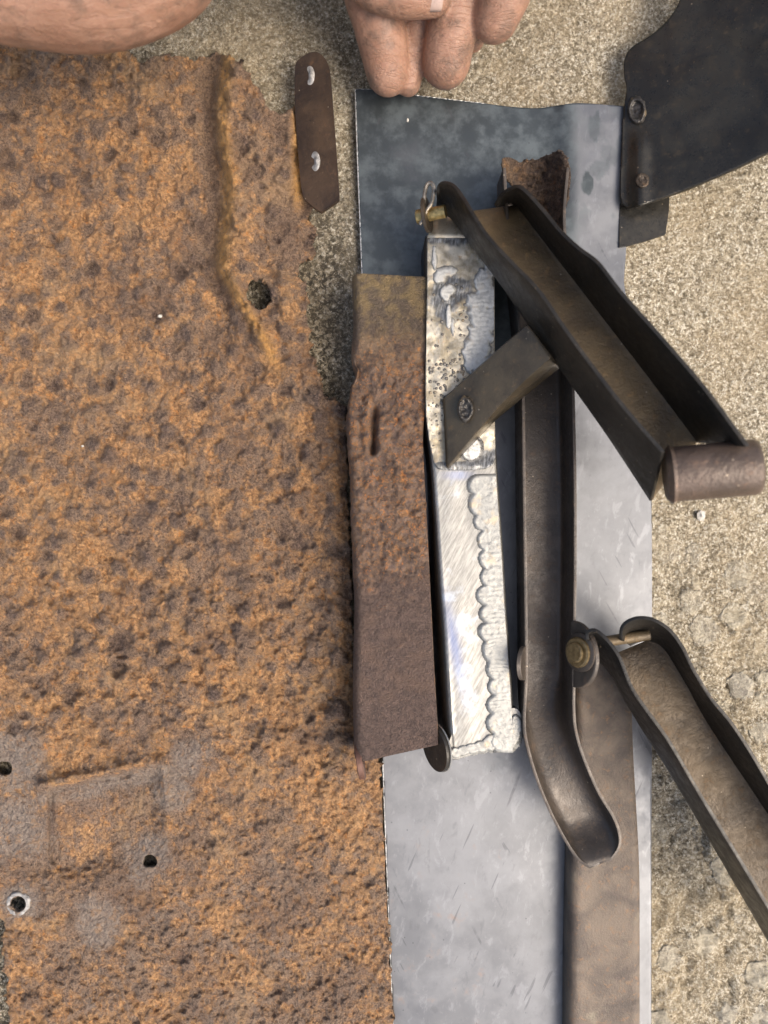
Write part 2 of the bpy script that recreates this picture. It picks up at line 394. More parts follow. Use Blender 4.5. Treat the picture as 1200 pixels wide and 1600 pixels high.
def mat_skin():
    s = NT('skin')
    dirt = s.noise(34, 5, .65, .3, seed=4); n1 = s.noise(60, 3, .5, seed=1); n2 = s.noise(5, 4, .6, seed=2)
    wr = s.noise(7, 3, .6, co=s.stretch((.35, 1, .6), 8), seed=6); cell = s.voro(5.5, 'DISTANCE_TO_EDGE')
    c = s.mix(s.ramp(n1, .35, .65), (.275, .150, .096), (.355, .205, .138))
    c = s.mix(s.math('MULTIPLY', s.ramp(n2, .45, .65), .35), c, (.23, .11, .075))
    c = s.mix(s.math('MULTIPLY', s.ramp(dirt, .46, .66), .6), c, (.10, .07, .052))
    cr = s.noise(13, 4, .6, .6, co=s.stretch((.22, 1, .5), -6), seed=16); crm = s.ramp(s.math('ABSOLUTE', s.math('SUBTRACT', cr, .5)), .0, .035)
    c = s.mix(s.math('MULTIPLY', s.math('MULTIPLY', s.math('SUBTRACT', 1.0, crm), s.ramp(dirt, .40, .60)), .16), c, (.13, .075, .05))
    wr = s.math('ADD', wr, s.math('MULTIPLY', crm, .5))
    h = s.math('ADD', s.math('MULTIPLY', s.ramp(cell, 0, .18), .16), s.math('MULTIPLY', wr, 1.0))
    return s.fin(c, .5, 0, s.bump(h, 2.2, .5), .35, **{'Subsurface Weight': .12, 'Subsurface Radius': (.006, .0025, .0012), 'Subsurface Scale': .5})
M['skin'] = mat_skin()
M['nail'] = mat_plain('finger_nail', (.46, .33, .27), .3, 0, 8, .2, .3)
M['shirt'] = mat_plain('dark_work_shirt', (.055, .06, .07), .9, 0, 9, .4, 1.5)
M['hair'] = mat_plain('brown_hair', (.06, .04, .025), .7, 0, 4, .5, 3)

# ================================================================ ground
def agg_mask(x, y): return sstep(760, 1080, y+(fbm(x/60, y/60, 3)-.5)*260)*sstep(960, 1010, x)
def grime_shade_mask(x, y):
    g = sstep(620, 500, x)*sstep(130, 420, y)*1.0
    g = np.maximum(g, sstep(330, 60, y)*.40*sstep(1010, 800, x))  # soft shadow of the leaning person, painted into the top concrete's colour
    g = np.maximum(g, sstep(760, 640, y)*sstep(120, 20, x)*.5)
    g = np.maximum(g, sstep(60, 0, x)*.8)
    return g
def concrete_z(x, y):
    a_ = agg_mask(x, y)
    z = (fbm(x/11, y/11, 1, 3)-.5)*5+(fbm(x/60, y/60, 5, 2)-.5)*6
    c = fbm(x/30, y/30, 9, 3); z = z+a_*((c-.5)*20); rg_ = 1-np.abs(fbm(x/34+9, y/30, 37, 3)-.5)*2; z = z-a_*np.clip(rg_-.88, 0, 1)*28
    pit = fbm(x/19+50, y/23, 33, 3); z = z-a_*np.clip(pit-.64, 0, 1)*35
    return z-6.0
gx = -150
def cattr(x, y): return {'grime_shade': grime_shade_mask(x, y), 'agg': agg_mask(x, y)}
g = heightfield('ground', -120, 1320, -160, 1760, 3.2, concrete_z, M['concrete'], attrf=cattr, unproject=False)
g['kind'] = 'structure'
mb = MB()
R_ = 9000; zz = -6.0
xs = [-R_, -118, 1318, R_]; ys = [-R_, -158, 1758, R_]
V = [(x-600, 800-y, zz-0.0) for y in ys for x in xs]
F = [(j*4+i, (j+1)*4+i, (j+1)*4+i+1, j*4+i+1) for j in range(3) for i in range(3) if not (i == 1 and j == 1)]
o = link('ground_beyond', V, F, M['concrete'], None, False); o['kind'] = 'structure'

# ================================================================ rusted panel (left)
outline = [(-140, 76), (0, 66), (60, 70), (125, 68), (170, 74), (200, 80), (214, 96), (222, 104), (236, 90), (262, 86), (285, 90), (305, 96), (330, 88), (350, 84),
 (362, 94), (374, 98), (386, 118), (400, 134), (410, 146), (413, 162), (424, 170), (438, 178), (452, 170), (462, 160), (474, 160), (486, 190), (492, 230), (487, 290), (482, 318), (487, 334), (480, 345), (491, 356), (489, 398),
 (470, 414), (464, 430), (478, 446), (482, 470), (479, 498), (484, 520), (481, 548), (492, 572), (500, 590), (499, 606), (508, 622), (528, 628), (538, 640), (541, 662),
 (540, 700), (541, 760), (545, 820), (546, 900), (550, 1000), (553, 1090), (575, 1120), (592, 1160), (594, 1222), (597, 1260), (600, 1330), (603, 1400), (607, 1480), (612, 1560), (616, 1640), (618, 1760), (40, 1760), (28, 1660), (14, 1590), (13, 1545), (7, 1500), (8, 1452), (0, 1430), (-20, 1420), (-140, 1420)]
oc = []
for i in range(len(outline)):
    p = np.array(outline[i], float); q = np.array(outline[(i+1) % len(outline)], float); L = np.linalg.norm(q-p); k = max(1, int(L/5))
    nrm = np.array([-(q-p)[1], (q-p)[0]])/max(L, 1e-6)
    straight = p[0] > 540 and p[1] > 1200
    for j in range(k):
        r = p+(q-p)*j/k; amp = 1.6 if straight else 6.5
        jit = (float(fbm(r[0]/7, r[1]/7, 71, 3))-.5)*amp*2
        oc.append(r+nrm*jit)
outline = np.array(oc)
def ell(cx, cy, rx, ry, n=22, rot=0, jit=0.0, seed=0):
    r = random.Random(seed); out = []
    for k in range(n):
        t = 2*math.pi*k/n; q = 1+r.uniform(-jit, jit); x = rx*math.cos(t)*q; y = ry*math.sin(t)*q
        c, s_ = math.cos(rot), math.sin(rot); out.append((cx+x*c-y*s_, cy+x*s_+y*c))
    return out
holes = [ell(405, 459, 20, 25, 22, -.15, .05, 1), ell(7, 1201, 12, 12), ell(234, 1346, 11.5, 10.5, 22, .2), ell(28, 1413, 12, 12.5), ell(291, 259, 5, 4, 12, 0, .2, 3)]
rng = np.random.RandomState(5)
blobs = []
tries = 0
while len(blobs) < 620 and tries < 30000:
    tries += 1
    x = rng.uniform(-110, 560); y = rng.uniform(60, 1680)
    dens = 1.0 if 100 < y < 1060 else (.55 if y < 1250 else .38)
    if rng.rand() > dens: continue
    r = rng.uniform(7, 17)*(1 if rng.rand() < .8 else 1.35)
    if all((x-b[0])**2+(y-b[1])**2 > ((r+b[2])*.82)**2 for b in blobs): blobs.append((x, y, r, rng.uniform(.5, 1), rng.rand()))
GX0, GY0 = -150, 40
bx_ = np.arange(GX0, 640, 1.0); by_ = np.arange(GY0, 1780, 1.0)
BL = np.zeros((len(by_), len(bx_))); BH = np.zeros_like(BL)
for (x, y, r, a_, ty) in blobs:
    i0, i1 = int(max(0, x-GX0-2*r)), int(min(len(bx_), x-GX0+2*r)); j0, j1 = int(max(0, y-GY0-2*r)), int(min(len(by_), y-GY0+2*r))
    if i1 <= i0 or j1 <= j0: continue
    XX, YY = np.meshgrid(bx_[i0:i1], by_[j0:j1])
    wob = (fbm(XX/9, YY/9, 13, 3)-.5)*1.1
    dd = np.sqrt((XX-x)**2+(YY-y)**2)/r+wob
    m = 1/(1+np.exp((dd-.85)*4))
    BL[j0:j1, i0:i1] = np.maximum(BL[j0:j1, i0:i1], m*a_)
    prof = m*(9.5 if ty > .35 else -9.0)+(-3.4 if ty > .35 else 3.2)*np.exp(-((dd-1.05)/.22)**2)
    BH[j0:j1, i0:i1] += prof*a_*min(1.3, r/12)
def samp(A, x, y):
    fx = np.clip(x-GX0, 0, A.shape[1]-1.001); fy = np.clip(y-GY0, 0, A.shape[0]-1.001); ix = fx.astype(int); iy = fy.astype(int); u = fx-ix; v = fy-iy
    return (A[iy, ix]*(1-u)+A[iy, ix+1]*u)*(1-v)+(A[iy+1, ix]*(1-u)+A[iy+1, ix+1]*u)*v
def smooth_area(x, y):
    g = np.zeros_like(x)
    for cx, cy, r in ((10, 1195, 75), (232, 1345, 52), (28, 1413, 44), (300, 1185, 44), (270, 1240, 40), (20, 1290, 85), (150, 1440, 55)):
        g = np.maximum(g, sstep(r*1.15, r*.35, np.hypot(x-cx, y-cy)))
    g = np.maximum(g, sstep(22, 6, np.abs((y-1250)-(x-60)*-.22))*sstep(-20, 20, x)*sstep(330, 240, x)*.9)
    return g
def seg_d(x, y, x1, y1, x2, y2):
    dx, dy = x2-x1, y2-y1; t = np.clip(((x-x1)*dx+(y-y1)*dy)/(dx*dx+dy*dy), 0, 1); return np.hypot(x-x1-t*dx, y-y1-t*dy)
def panel_z(x, y):
    amp = 1-.55*sstep(1080, 1300, y)
    z = 21+samp(BH, x, y)*amp*1.15
    z = z+(fbm(x/13, y/13, 21, 4)-.5)*20*amp+(fbm(x/6, y/6, 29, 3)-.5)*10+(fbm(x/32, y/32, 23, 3)-.5)*12*amp+(fbm(x/90, y/90, 25, 3)-.5)*14
    up = sstep(560, 470, y)
    vx = 330+8*np.sin(y/70)
    xs_ = x-np.clip(y-420, 0, 400)*.50-5*np.sin(y/38); z = z-up*14*np.exp(-((xs_-330)/12)**2)+sstep(334, 362, xs_)*sstep(590, 520, y)*(26-16*sstep(385, 450, x))+up*7*np.exp(-((xs_-368)/13)**2)
    hb_ = np.hypot((x-402), (y-470)*.72); z = z+16*np.exp(-((hb_-44)/18)**2)*sstep(420, 455, y+0*x)*sstep(350, 372, x)
    z = z+sstep(350, 250, x)*up*6
    z = z-up*sstep(425, 480, x)*6
    z = z-9*np.exp(-(seg_d(x, y, 355, 500, 300, 640)/26)**2)*.5
    z = z-22*np.exp(-((np.hypot(x-405, (y-459)*.85)-24)/13)**2)*.35*(np.hypot(x-405, y-459) < 60)
    # rolled rim on the right
    rim = sstep(640, 680, y)*sstep(1220, 1150, y)
    z = z+rim*11*np.exp(-((x-(520+(y-640)*.02))/17)**2)
    # embossed rectangle bottom left, pressed in
    inside = sstep(0, 10, x-82)*sstep(0, 14, 250-x)*sstep(0, 10, (y-(1236-(x-80)*.20)))*sstep(0, 60, 1385-y)
    g = smooth_area(x, y); z = z*(1-g*.55)+(22)*g*.55
    z = z-inside*24*sstep(300, 110, x)-14*np.exp(-(seg_d(x, y, 82, 1238, 200, 1212)/4)**2)-20*np.exp(-(seg_d(x, y, 80, 1245, 84, 1345)/5)**2)+8*np.exp(-(seg_d(x, y, 92, 1250, 95, 1340)/6)**2)
    z = z+13*np.exp(-(seg_d(x, y, 60, 1226, 250, 1188)/8)**2)+10*np.exp(-(seg_d(x, y, 256, 1195, 262, 1290)/8)**2)
    return np.maximum(z, 5)
def panel_attr(x, y):
    b = samp(BL, x, y)*(1-.5*sstep(1080, 1300, y))
    dk = sstep(560, 460, y)*np.exp(-(((x-np.clip(y-420, 0, 400)*.50-5*np.sin(y/38))-328)/13)**2)*.7  # shade in the trough beside the ridge, painted as darker rust
    dk = np.maximum(dk, np.exp(-((x-445)/30)**2)*sstep(500, 380, y)*.55)
    dk = np.maximum(dk, np.exp(-(seg_d(x, y, 380, 640, 470, 1000)/60)**2)*.22)
    dk = np.maximum(dk, .8*np.exp(-(seg_d(x, y, 82, 1238, 200, 1212)/5)**2)); dk = np.maximum(dk, .9*np.exp(-(seg_d(x, y, 80, 1245, 84, 1345)/6)**2)); dk = np.maximum(dk, .35*np.exp(-(np.hypot((x-200)/60, (y-1245)/40))**2))  # pressed creases painted dark to deepen the shade in them
    b = np.maximum(b, dk)
    xs_ = x-np.clip(y-420, 0, 400)*.50-5*np.sin(y/38); oc_ = sstep(600, 540, y)*np.exp(-((xs_-352)/11)**2)*.85
    oc_ = np.maximum(oc_, np.exp(-((x-466)/9)**2)*sstep(340, 300, y)*sstep(150, 190, y))
    g = smooth_area(x, y); g = np.maximum(g, .22*sstep(1150, 1350, y)); g = np.maximum(g, sstep(190, 90, y)*.25)
    return {'blister_shade': b, 'grey': g, 'ochre': oc_}
rp = root('rusted_floor_panel', 250, 900, 0, 'large flat panel blistered with orange-brown rust, ragged along its upper right edge', 'rusty panel')
heightfield('sheet', -130, 622, 40, 1740, 2.1, panel_z, M['rust'], rp, outline, holes, panel_attr, thick=7)
# bare ground metal ring round the lower left hole
def ringz(x, y): return 24.5+0*x+(fbm(x/9, y/9, 3, 3)-.5)*5-3*sstep(17, 20, np.hypot(x-28, y-1413))
heightfield('bare_metal_ring', 2, 58, 1386, 1442, 1.2, ringz, M['rivet'], rp, ell(29, 1413, 19, 20, 40, 0, .10, 4), [ell(28, 1413, 12.6, 13.1)])
# brown tab on the upper right of the panel
tz0 = 46
tab_out = catmull([(461, 108), (468, 92), (488, 81), (503, 86), (515, 108), (520, 160), (526, 240), (530, 300), (530, 310), (527, 314), (505, 329), (500, 330), (484, 318), (472, 300), (466, 240), (461, 170)], 6, True)
def tabz(p): return 34+26*sstep(455, 535, p[0])+4*sstep(330, 80, p[1])
mb = MB()
top = [U(p[0], p[1], tabz(p)) for p in tab_out]; bot = [t-np.array([0, 0, 8.]) for t in top]
mb.prism(top, bot); t_ = mb.build('mounting_tab', M['tabsteel'], rp, True, 30); t_['label'] = 'smooth dark brown steel tab with two round rivets'
for k, (cx, cy, rx, ry) in enumerate(((483, 118, 9, 17), (492, 252, 8.5, 16))):
    mb = MB(); lo = ell(cx, cy, rx, ry, 24)
    zc = tabz((cx, cy)); cen = U(cx, cy, zc+4.5)
    rings = []
    for f_, dz in ((1.0, -1), (.97, .8), (.82, 1.8), (.55, 2.4), (.2, 2.6)):
        rings.append([U(cx+(p[0]-cx)*f_, cy+(p[1]-cy)*f_, tabz(p)+dz) for p in lo])
    n = 24; V = [p for r in rings for p in r]; F = [(i*n+j, i*n+(j+1) % n, (i+1)*n+(j+1) % n, (i+1)*n+j) for i in range(4) for j in range(n)]+[tuple(4*n+j for j in range(n))]
    mb.add(V, F); mb.build('rivet', M['rivet'], t_, True, 60)

# ================================================================ new steel panel
sp = root('steel_panel', 790, 900, 0, 'long new sheet of bare blue-grey steel under the brackets, bright cut left edge', 'steel panel')
pl_out = catmull([(555, 139), (600, 141), (650, 149), (700, 155), (760, 162), (800, 167), (840, 169), (870, 165), (900, 161), (940, 163), (979, 166)], 4)
pl_out = [tuple(p) for p in pl_out]+[(978, 240), (975, 320), (979, 384), (975, 440), (1000, 620), (1018, 760), (1019, 900), (1019, 1100), (1018, 1300), (1018, 1600), (1018, 1740), (620, 1740), (615, 1600), (610, 1500), (604, 1350), (598, 1190), (590, 1000), (580, 800), (572, 600), (565, 430), (559, 260)]
# subdivide
def subdiv(poly, L=14):
    out = []; n = len(poly)
    for i in range(n):
        p = np.array(poly[i], float); q = np.array(poly[(i+1) % n], float); k = max(1, int(np.linalg.norm(q-p)/L))
        for j in range(k): out.append(p+(q-p)*j/k)
    return np.array(out)
pl_out = subdiv(pl_out)
def plate_z(x, y):
    z = 9+(fbm(x/160, y/160, 41, 2)-.5)*3
    z = z+8*sstep(860, 905, x)*sstep(420, 250, y)+5*np.exp(-((x-880)/22)**2)*sstep(300, 160, y)
    z = z+2.5*sstep(300, 150, y)
    return z
def plate_attr(x, y):
    dk = sstep(760, 420, y)*sstep(960, 830, x+ (y-300)*.05)*1.05  # dark reflection of the leaning person, painted into the upper sheet's colour
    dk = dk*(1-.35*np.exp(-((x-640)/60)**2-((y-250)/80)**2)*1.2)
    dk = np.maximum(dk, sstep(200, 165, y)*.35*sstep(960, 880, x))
    nn_ = fbm(x/24, y/34, 141, 4); ar = sstep(880, 905, x)*sstep(420, 340, y); dk = np.maximum(dk, ar*sstep(.44, .62, nn_)*.42)
    dk = np.maximum(dk, .9*sstep(1.2, .8, np.hypot((x-917)/10, (y-282)/19)+(nn_-.5)*1.6)); dk = np.maximum(dk, .6*sstep(1.3, .7, np.hypot((x-925)/22, (y-205)/24)+(nn_-.5)*2))
    dk = np.maximum(dk, .40*np.exp(-((x-790)/60)**2-((y-1190)/35)**2))
    rs = .45*sstep(1150, 1300, y)*(.4+.6*sstep(900, 700, x)); rs = np.maximum(rs, .5*np.exp(-((x-735)/60)**2-((y-1350)/60)**2)); rs = np.maximum(rs, .42*np.exp(-((x-935)/30)**2-((y-230)/70)**2))
    return {'scale': dk, 'rusty': rs}
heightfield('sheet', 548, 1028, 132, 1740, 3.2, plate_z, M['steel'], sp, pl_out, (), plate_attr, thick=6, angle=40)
# bright sheared edge along the left and the top
def edge(path, z, w, name='cut_edge'):
    q = resample(path, 90, True); mb = MB(); P = [U(p[0], p[1], plate_z(np.array([p[0]]), np.array([p[1]]))[0]-.4+.5*math.sin(i*1.7)) for i, p in enumerate(q)]
    R = [w*(.7+.6*random.random()) for _ in P]
    mb.tube(P, R, 6); return mb.build(name, M['cut'], sp)
edge([(566, 440), (563, 360), (559, 260), (555, 140)], 0, 1.1)
edge([(598, 1190), (604, 1350), (610, 1500), (616, 1640)], 0, .9)
edge([(556, 139), (600, 141), (650, 149), (700, 155), (760, 162)], 0, .5)
# corner tab of the panel, lower right of the bend
mb = MB(); lo = [(968, 318), (1046, 302), (1045, 330), (1040, 366), (1010, 376), (981, 384), (968, 386)]
lo = subdiv(lo, 12); top = [U(p[0], p[1], 13+.06*(p[0]-968)) for p in lo]; mb.prism(top, [t-np.array([0, 0, 5.]) for t in top]); mb.build('corner_tab', M['bracket'], sp)
# dark curved side bracket (upper right)
def sbz(x, y): return 26+np.clip(x-975, 0, 400)*.42+10*sstep(1040, 975, x)*0+ (fbm(x/60, y/60, 51, 2)-.5)*5 + 7*np.exp(-((x-1000)/14)**2)*sstep(180, 240, y)
sb_out = catmull([(1070, -40), (1062, 0), (1044, 30), (1017, 55), (988, 73), (976, 92), (975, 117), (979, 140), (975, 167), (972, 233), (970, 300), (974, 320), (985, 325), (1033, 310), (1100, 284), (1167, 254), (1230, 222), (1330, 160), (1330, -120), (1110, -120)], 5, True)
sbk = heightfield('side_bracket', 962, 1340, -120, 332, 3, sbz, M['bracket'], sp, sb_out, (), None, thick=7, angle=50)
sbk['label'] = 'dark oxide-black curved bracket plate with a burnt weld plug'
# weld plugs on it
def plug(name, cx, cy, rx, ry, zf, mat, parent, hgt=5, seed=1, rough=1.0):
    rot = 0
    def f(x, y):
        r = np.sqrt(((x-cx)/rx)**2+((y-cy)/ry)**2)
        rim = np.exp(-((r-.78)/.18)**2)
        return zf(x, y)+hgt*(rim*1.0+.25*(r < .7))*(1-sstep(.9, 1.1, r))+(fbm(x/5, y/5, seed, 3)-.5)*3.5*rough-1.0*(r > 1)
    return heightfield(name, cx-rx*1.15, cx+rx*1.15, cy-ry*1.15, cy+ry*1.15, 1.1, f, mat, parent, ell(cx, cy, rx, ry, 30, 0, .09, seed))
plug('weld_plug', 995, 172, 15, 23, sbz, M['sootweld'], sbk, 6, 5)
plug('weld_plug', 1003, 282, 12, 12, sbz, M['brown'], sbk, 2.5, 8, .7)

# ================================================================ old rusty flat bar (lower right)
fb = root('rusty_flat_channel', 940, 1400, 9, 'old brown rusted channel strip lying flat on the right side of the new steel sheet', 'steel strip')
n = 150
yy = np.linspace(1034, 1740, n); G = []
for y in yy:
    xl = 902-10*sstep(1000, 1600, y) ; xr = 985+12*sstep(1100, 1400, y)
    zt = 46
    A = U(xl, y, zt); B = U(xr, y, zt-2)
    w1 = (float(vnoise(y/60, 0, 3))-.5)*2
    Lb = A+np.array([0, 0, -(zt-10)]); Rb = B+np.array([0, 0, -(zt-12)])
    row = [Lb, A+np.array([-.2, 0, -9.]), A+np.array([1.4, 0, -3.5]), A+np.array([4.5, 0, -1.]), A+np.array([9, 0, 0])]
    for t in np.linspace(.15, .9, 8): row.append(A*(1-t)+B*t+np.array([0, 0, w1*.6-1.5*math.sin(t*math.pi)]))
    row += [B+np.array([-5, 0, 0]), B+np.array([-1, 0, -2.]), B+np.array([0, 0, -7.]), Rb]
    G.append(row)
G = np.array(G); mb = MB(); mb.grid(G[::-1])
ob = mb.build('strip', None, fb)
me = ob.data; X_ = np.array([v.co[:] for v in me.vertices])
px_ = X_[:, 0]/S; py_ = X_[:, 1]/S
at = me.attributes.new('blister_shade', 'FLOAT', 'POINT'); at.data.foreach_set('value', (.22+.15*np.sin(py_/90)).astype(np.float32))
at = me.attributes.new('grey', 'FLOAT', 'POINT'); at.data.foreach_set('value', np.full(len(px_), .45, np.float32))
M['rustflat'] = None
def mat_rustflat():
    s = NT('flat_brown_rust')
    n1 = s.noise(55, 5, .62, .5); n2 = s.noise(10, 5, .65, .8, seed=2); n4 = s.noise(3.0, 3, .7, seed=9)
    c = s.mix(s.ramp(n1, .36, .64), (.078, .060, .046), (.155, .118, .084))
    c = s.mix(s.math('MULTIPLY', s.ramp(n2, .54, .68), .6), c, (.23, .125, .06))
    c = s.mix(s.math('MULTIPLY', s.ramp(n2, .44, .34), .5), c, (.13, .09, .07))
    c = s.mix(s.math('MULTIPLY', s.ramp(s.noise(70, 3, .5, seed=31), .60, .70), .5), c, (.33, .29, .20))
    return s.fin(c, .55, .15, s.bump(s.math('ADD', s.math('MULTIPLY', n2, .5), n4), 1.6, .7), .45)
M['rustflat'] = mat_rustflat(); me.materials.append(M['rustflat'])
solid(ob, 4)

# ================================================================ rusty folded channel (middle)
rc = root('rusty_channel', 610, 800, 9, 'rust-pitted folded channel with a slot, between the rusted panel and bright welded box', 'rusty channel')
L_ = resample([(548, 427), (550, 500), (547, 556), (554, 580), (546, 604), (540, 650), (541, 700), (545, 760), (548, 850), (552, 950), (550, 1050), (550, 1120), (552, 1190)], 240)
R2 = resample([(670, 433), (667, 500), (663, 562), (664, 625), (660, 687), (664, 775), (668, 850), (673, 950), (678, 1050), (683, 1133), (684, 1164)], 240)
G = []; cols = 44; at_b = []; at_g = []; at_o = []
for i in range(240):
    l = L_[i]; r = R2[i]; row = []
    if i == 239: pass
    ybot = 0
    zt = 96
    wv_ = (float(fbm(l[0]/20+i*.02, l[1]/30, 77, 3))-.5)*40; rusty = float(sstep(440, 590, l[1]+wv_))*float(sstep(1010, 850, l[1]+wv_))
    for j in range(cols+8):
        if j < 8:   # left wall, rolled shoulder
            t = j/8; th = (1-t)*math.pi/2*1.0
            pxx = l[0]+16*(1-math.sin(th)); z = zt-34*(1-math.cos(th))
            if j == 0: z = 12
            yv = l[1]
        else:
            t = (j-8)/(cols-1); pxx = (l[0]+16)*(1-t)+r[0]*t; yv = l[1]*(1-t)+r[1]*t; z = zt
        # front edge slants
        nb = (float(fbm(pxx/9, yv/9, 61, 4))-.5)*15*(.12+.88*rusty)+(float(fbm(pxx/4.5, yv/4.5, 67, 3))-.5)*6*rusty+(float(fbm(pxx/50, yv/50, 63, 2))-.5)*8*rusty
        slot = math.exp(-(float(seg_d(np.array(pxx), np.array(yv), 586, 638, 582, 704))/5.0)**2)
        dent = math.exp(-(float(seg_d(np.array(pxx), np.array(yv), 560, 575, 566, 700))/14.0)**2)
        z2 = z+nb-slot*26-dent*7*(1 if j > 4 else 0)+(5*math.exp(-((pxx-570)/6)**2)*sstep(620, 640, yv)*sstep(720, 700, yv))
        u = U(pxx, yv, zt)                      # plan position fixed at the top height
        row.append(np.array([u[0]+(nb*.25 if j < 8 else 0), u[1], z2]))
        at_b.append(.36*rusty*(.8+.4*float(vnoise(pxx/16, yv/22, 3)))+slot*1.0); at_g.append((.12*rusty if yv > 480 else .0)); at_o.append(float(1-rusty)*(1 if yv < 600 else 0)*.75+ .0)
    # right wall down
    for k, dz in enumerate((-3, -12, -60, -84)):
        e_ = row[-1-k] if k else row[-1]
        u = U(r[0], r[1], zt); row.append(np.array([u[0]+(1.5 if k else 1), u[1], zt+dz])); at_b.append(.8); at_g.append(0); at_o.append(0)
    G.append(row)
G = np.array(G)
nn = G.shape[1]
F = [(i*nn+j, i*nn+j+1, (i+1)*nn+j+1, (i+1)*nn+j) for i in range(239) for j in range(nn-1)]
F = [f[::-1] for f in F]
def mat_channelrust():
    s = NT('pitted_channel_rust')
    bl = s.attr('blister_shade'); oc_ = s.attr('ochre')
    n1 = s.noise(22, 5, .62, .8); n2 = s.noise(7, 5, .7, 1.2, seed=2); n4 = s.noise(3.0, 3, .7, seed=9); n5 = s.noise(13, 5, .7, 1.5, seed=14)
    rough_zone = s.ramp(s.math('ADD', bl, s.math('MULTIPLY', s.math('SUBTRACT', n1, .5), .55)), .08, .38)
    smooth_c = s.mix(s.ramp(n5, .38, .62), (.085, .055, .042), (.155, .100, .076)); smooth_c = s.mix(s.math('MULTIPLY', s.ramp(s.noise(60, 4, .6, seed=71), .48, .62), .5), smooth_c, (.19, .115, .075)); smooth_c = s.mix(s.math('MULTIPLY', s.ramp(n2, .60, .68), .5), smooth_c, (.24, .13, .07))
    och = s.mix(s.ramp(n1, .40, .60), (.15, .115, .075), (.30, .215, .095)); och = s.mix(s.math('MULTIPLY', s.ramp(n2, .60, .66), .6), och, (.46, .32, .12))
    rr = s.mix(s.ramp(n1, .35, .65), (.125, .080, .054), (.28, .185, .125))
    rr = s.mix(s.math('MULTIPLY', s.ramp(n5, .52, .60), .7), rr, (.38, .19, .075)); rr = s.mix(s.math('MULTIPLY', s.ramp(n2, .54, .64), .85), rr, (.56, .22, .06))
    rr = s.mix(s.math('MULTIPLY', s.ramp(n5, .48, .38), .6), rr, (.12, .085, .080))
    c = s.mix(s.math('MULTIPLY', s.ramp(n4, .35, .65), .35), smooth_c, tuple((.15, .105, .085)))
    c = s.mix(rough_zone, c, rr); c = s.mix(oc_, c, och)
    c = s.mix(s.math('MULTIPLY', s.ramp(n4, .40, .30), .6), c, (.04, .028, .024))
    c = s.mix(s.math('MULTIPLY', s.ramp(n4, .66, .72), .45), c, (.5, .40, .33))
    h = s.math('ADD', s.math('MULTIPLY', n2, 1.1), s.math('MULTIPLY', n4, .6))
    return s.fin(c, s.ramp(n4, .3, .7, .68, .42), .1, s.bump(h, 9, 1.0), .5)
M['crust'] = mat_channelrust()
ob = link('folded_channel', G.reshape(-1, 3), F, M['crust'], rc, True, {'blister_shade': at_b, 'grey': at_g, 'ochre': at_o}, 60)
solid(ob, 4)
# ear with a bolt hole at the lower left end (stands vertical, seen almost edge on)
def ear(name, base, rad, th, mat, parent, hole=0, xtilt=0.0, n=28, ylen=0):
    """round ear in the y-z plane; base=(px,py,zc) is its centre"""
    c = U(*base); mb = MB(); o_, i_ = [], []
    nrm = np.array([math.cos(xtilt), math.sin(xtilt), 0]); tv = np.array([-math.sin(xtilt), math.cos(xtilt), 0])
    for k in range(n):
        t = 2*math.pi*k/n
        o_.append(rad*math.cos(t)*tv+np.array([0, 0, rad*math.sin(t)])); i_.append(hole*math.cos(t)*tv+np.array([0, 0, hole*math.sin(t)]))
    V = []
    for s_ in (-.5, .5):
        for L in (o_, i_): V += [c+p+nrm*th*s_ for p in L]
    F = []
    for k in range(n):
        k2 = (k+1) % n
        F += [(k, k2, 2*n+k2, 2*n+k), (n+k, 3*n+k, 3*n+k2, n+k2), (k, n+k, n+k2, k2), (2*n+k, 2*n+k2, 3*n+k2, 3*n+k)]
    mb.add(V, F); o = mb.build(name, mat, parent, True, 40)
    b = o.modifiers.new('bev', 'BEVEL'); b.width = 1.2*S; b.segments = 2; b.limit_method = 'ANGLE'
    return o
M['earrust'] = mat_brown('ear_rust', (.15, .075, .05), (.07, .035, .026), .45, .25)
ear('pivot_ear', (563, 1188, 72), 27, 9, M['earrust'], rc, 7, .16)

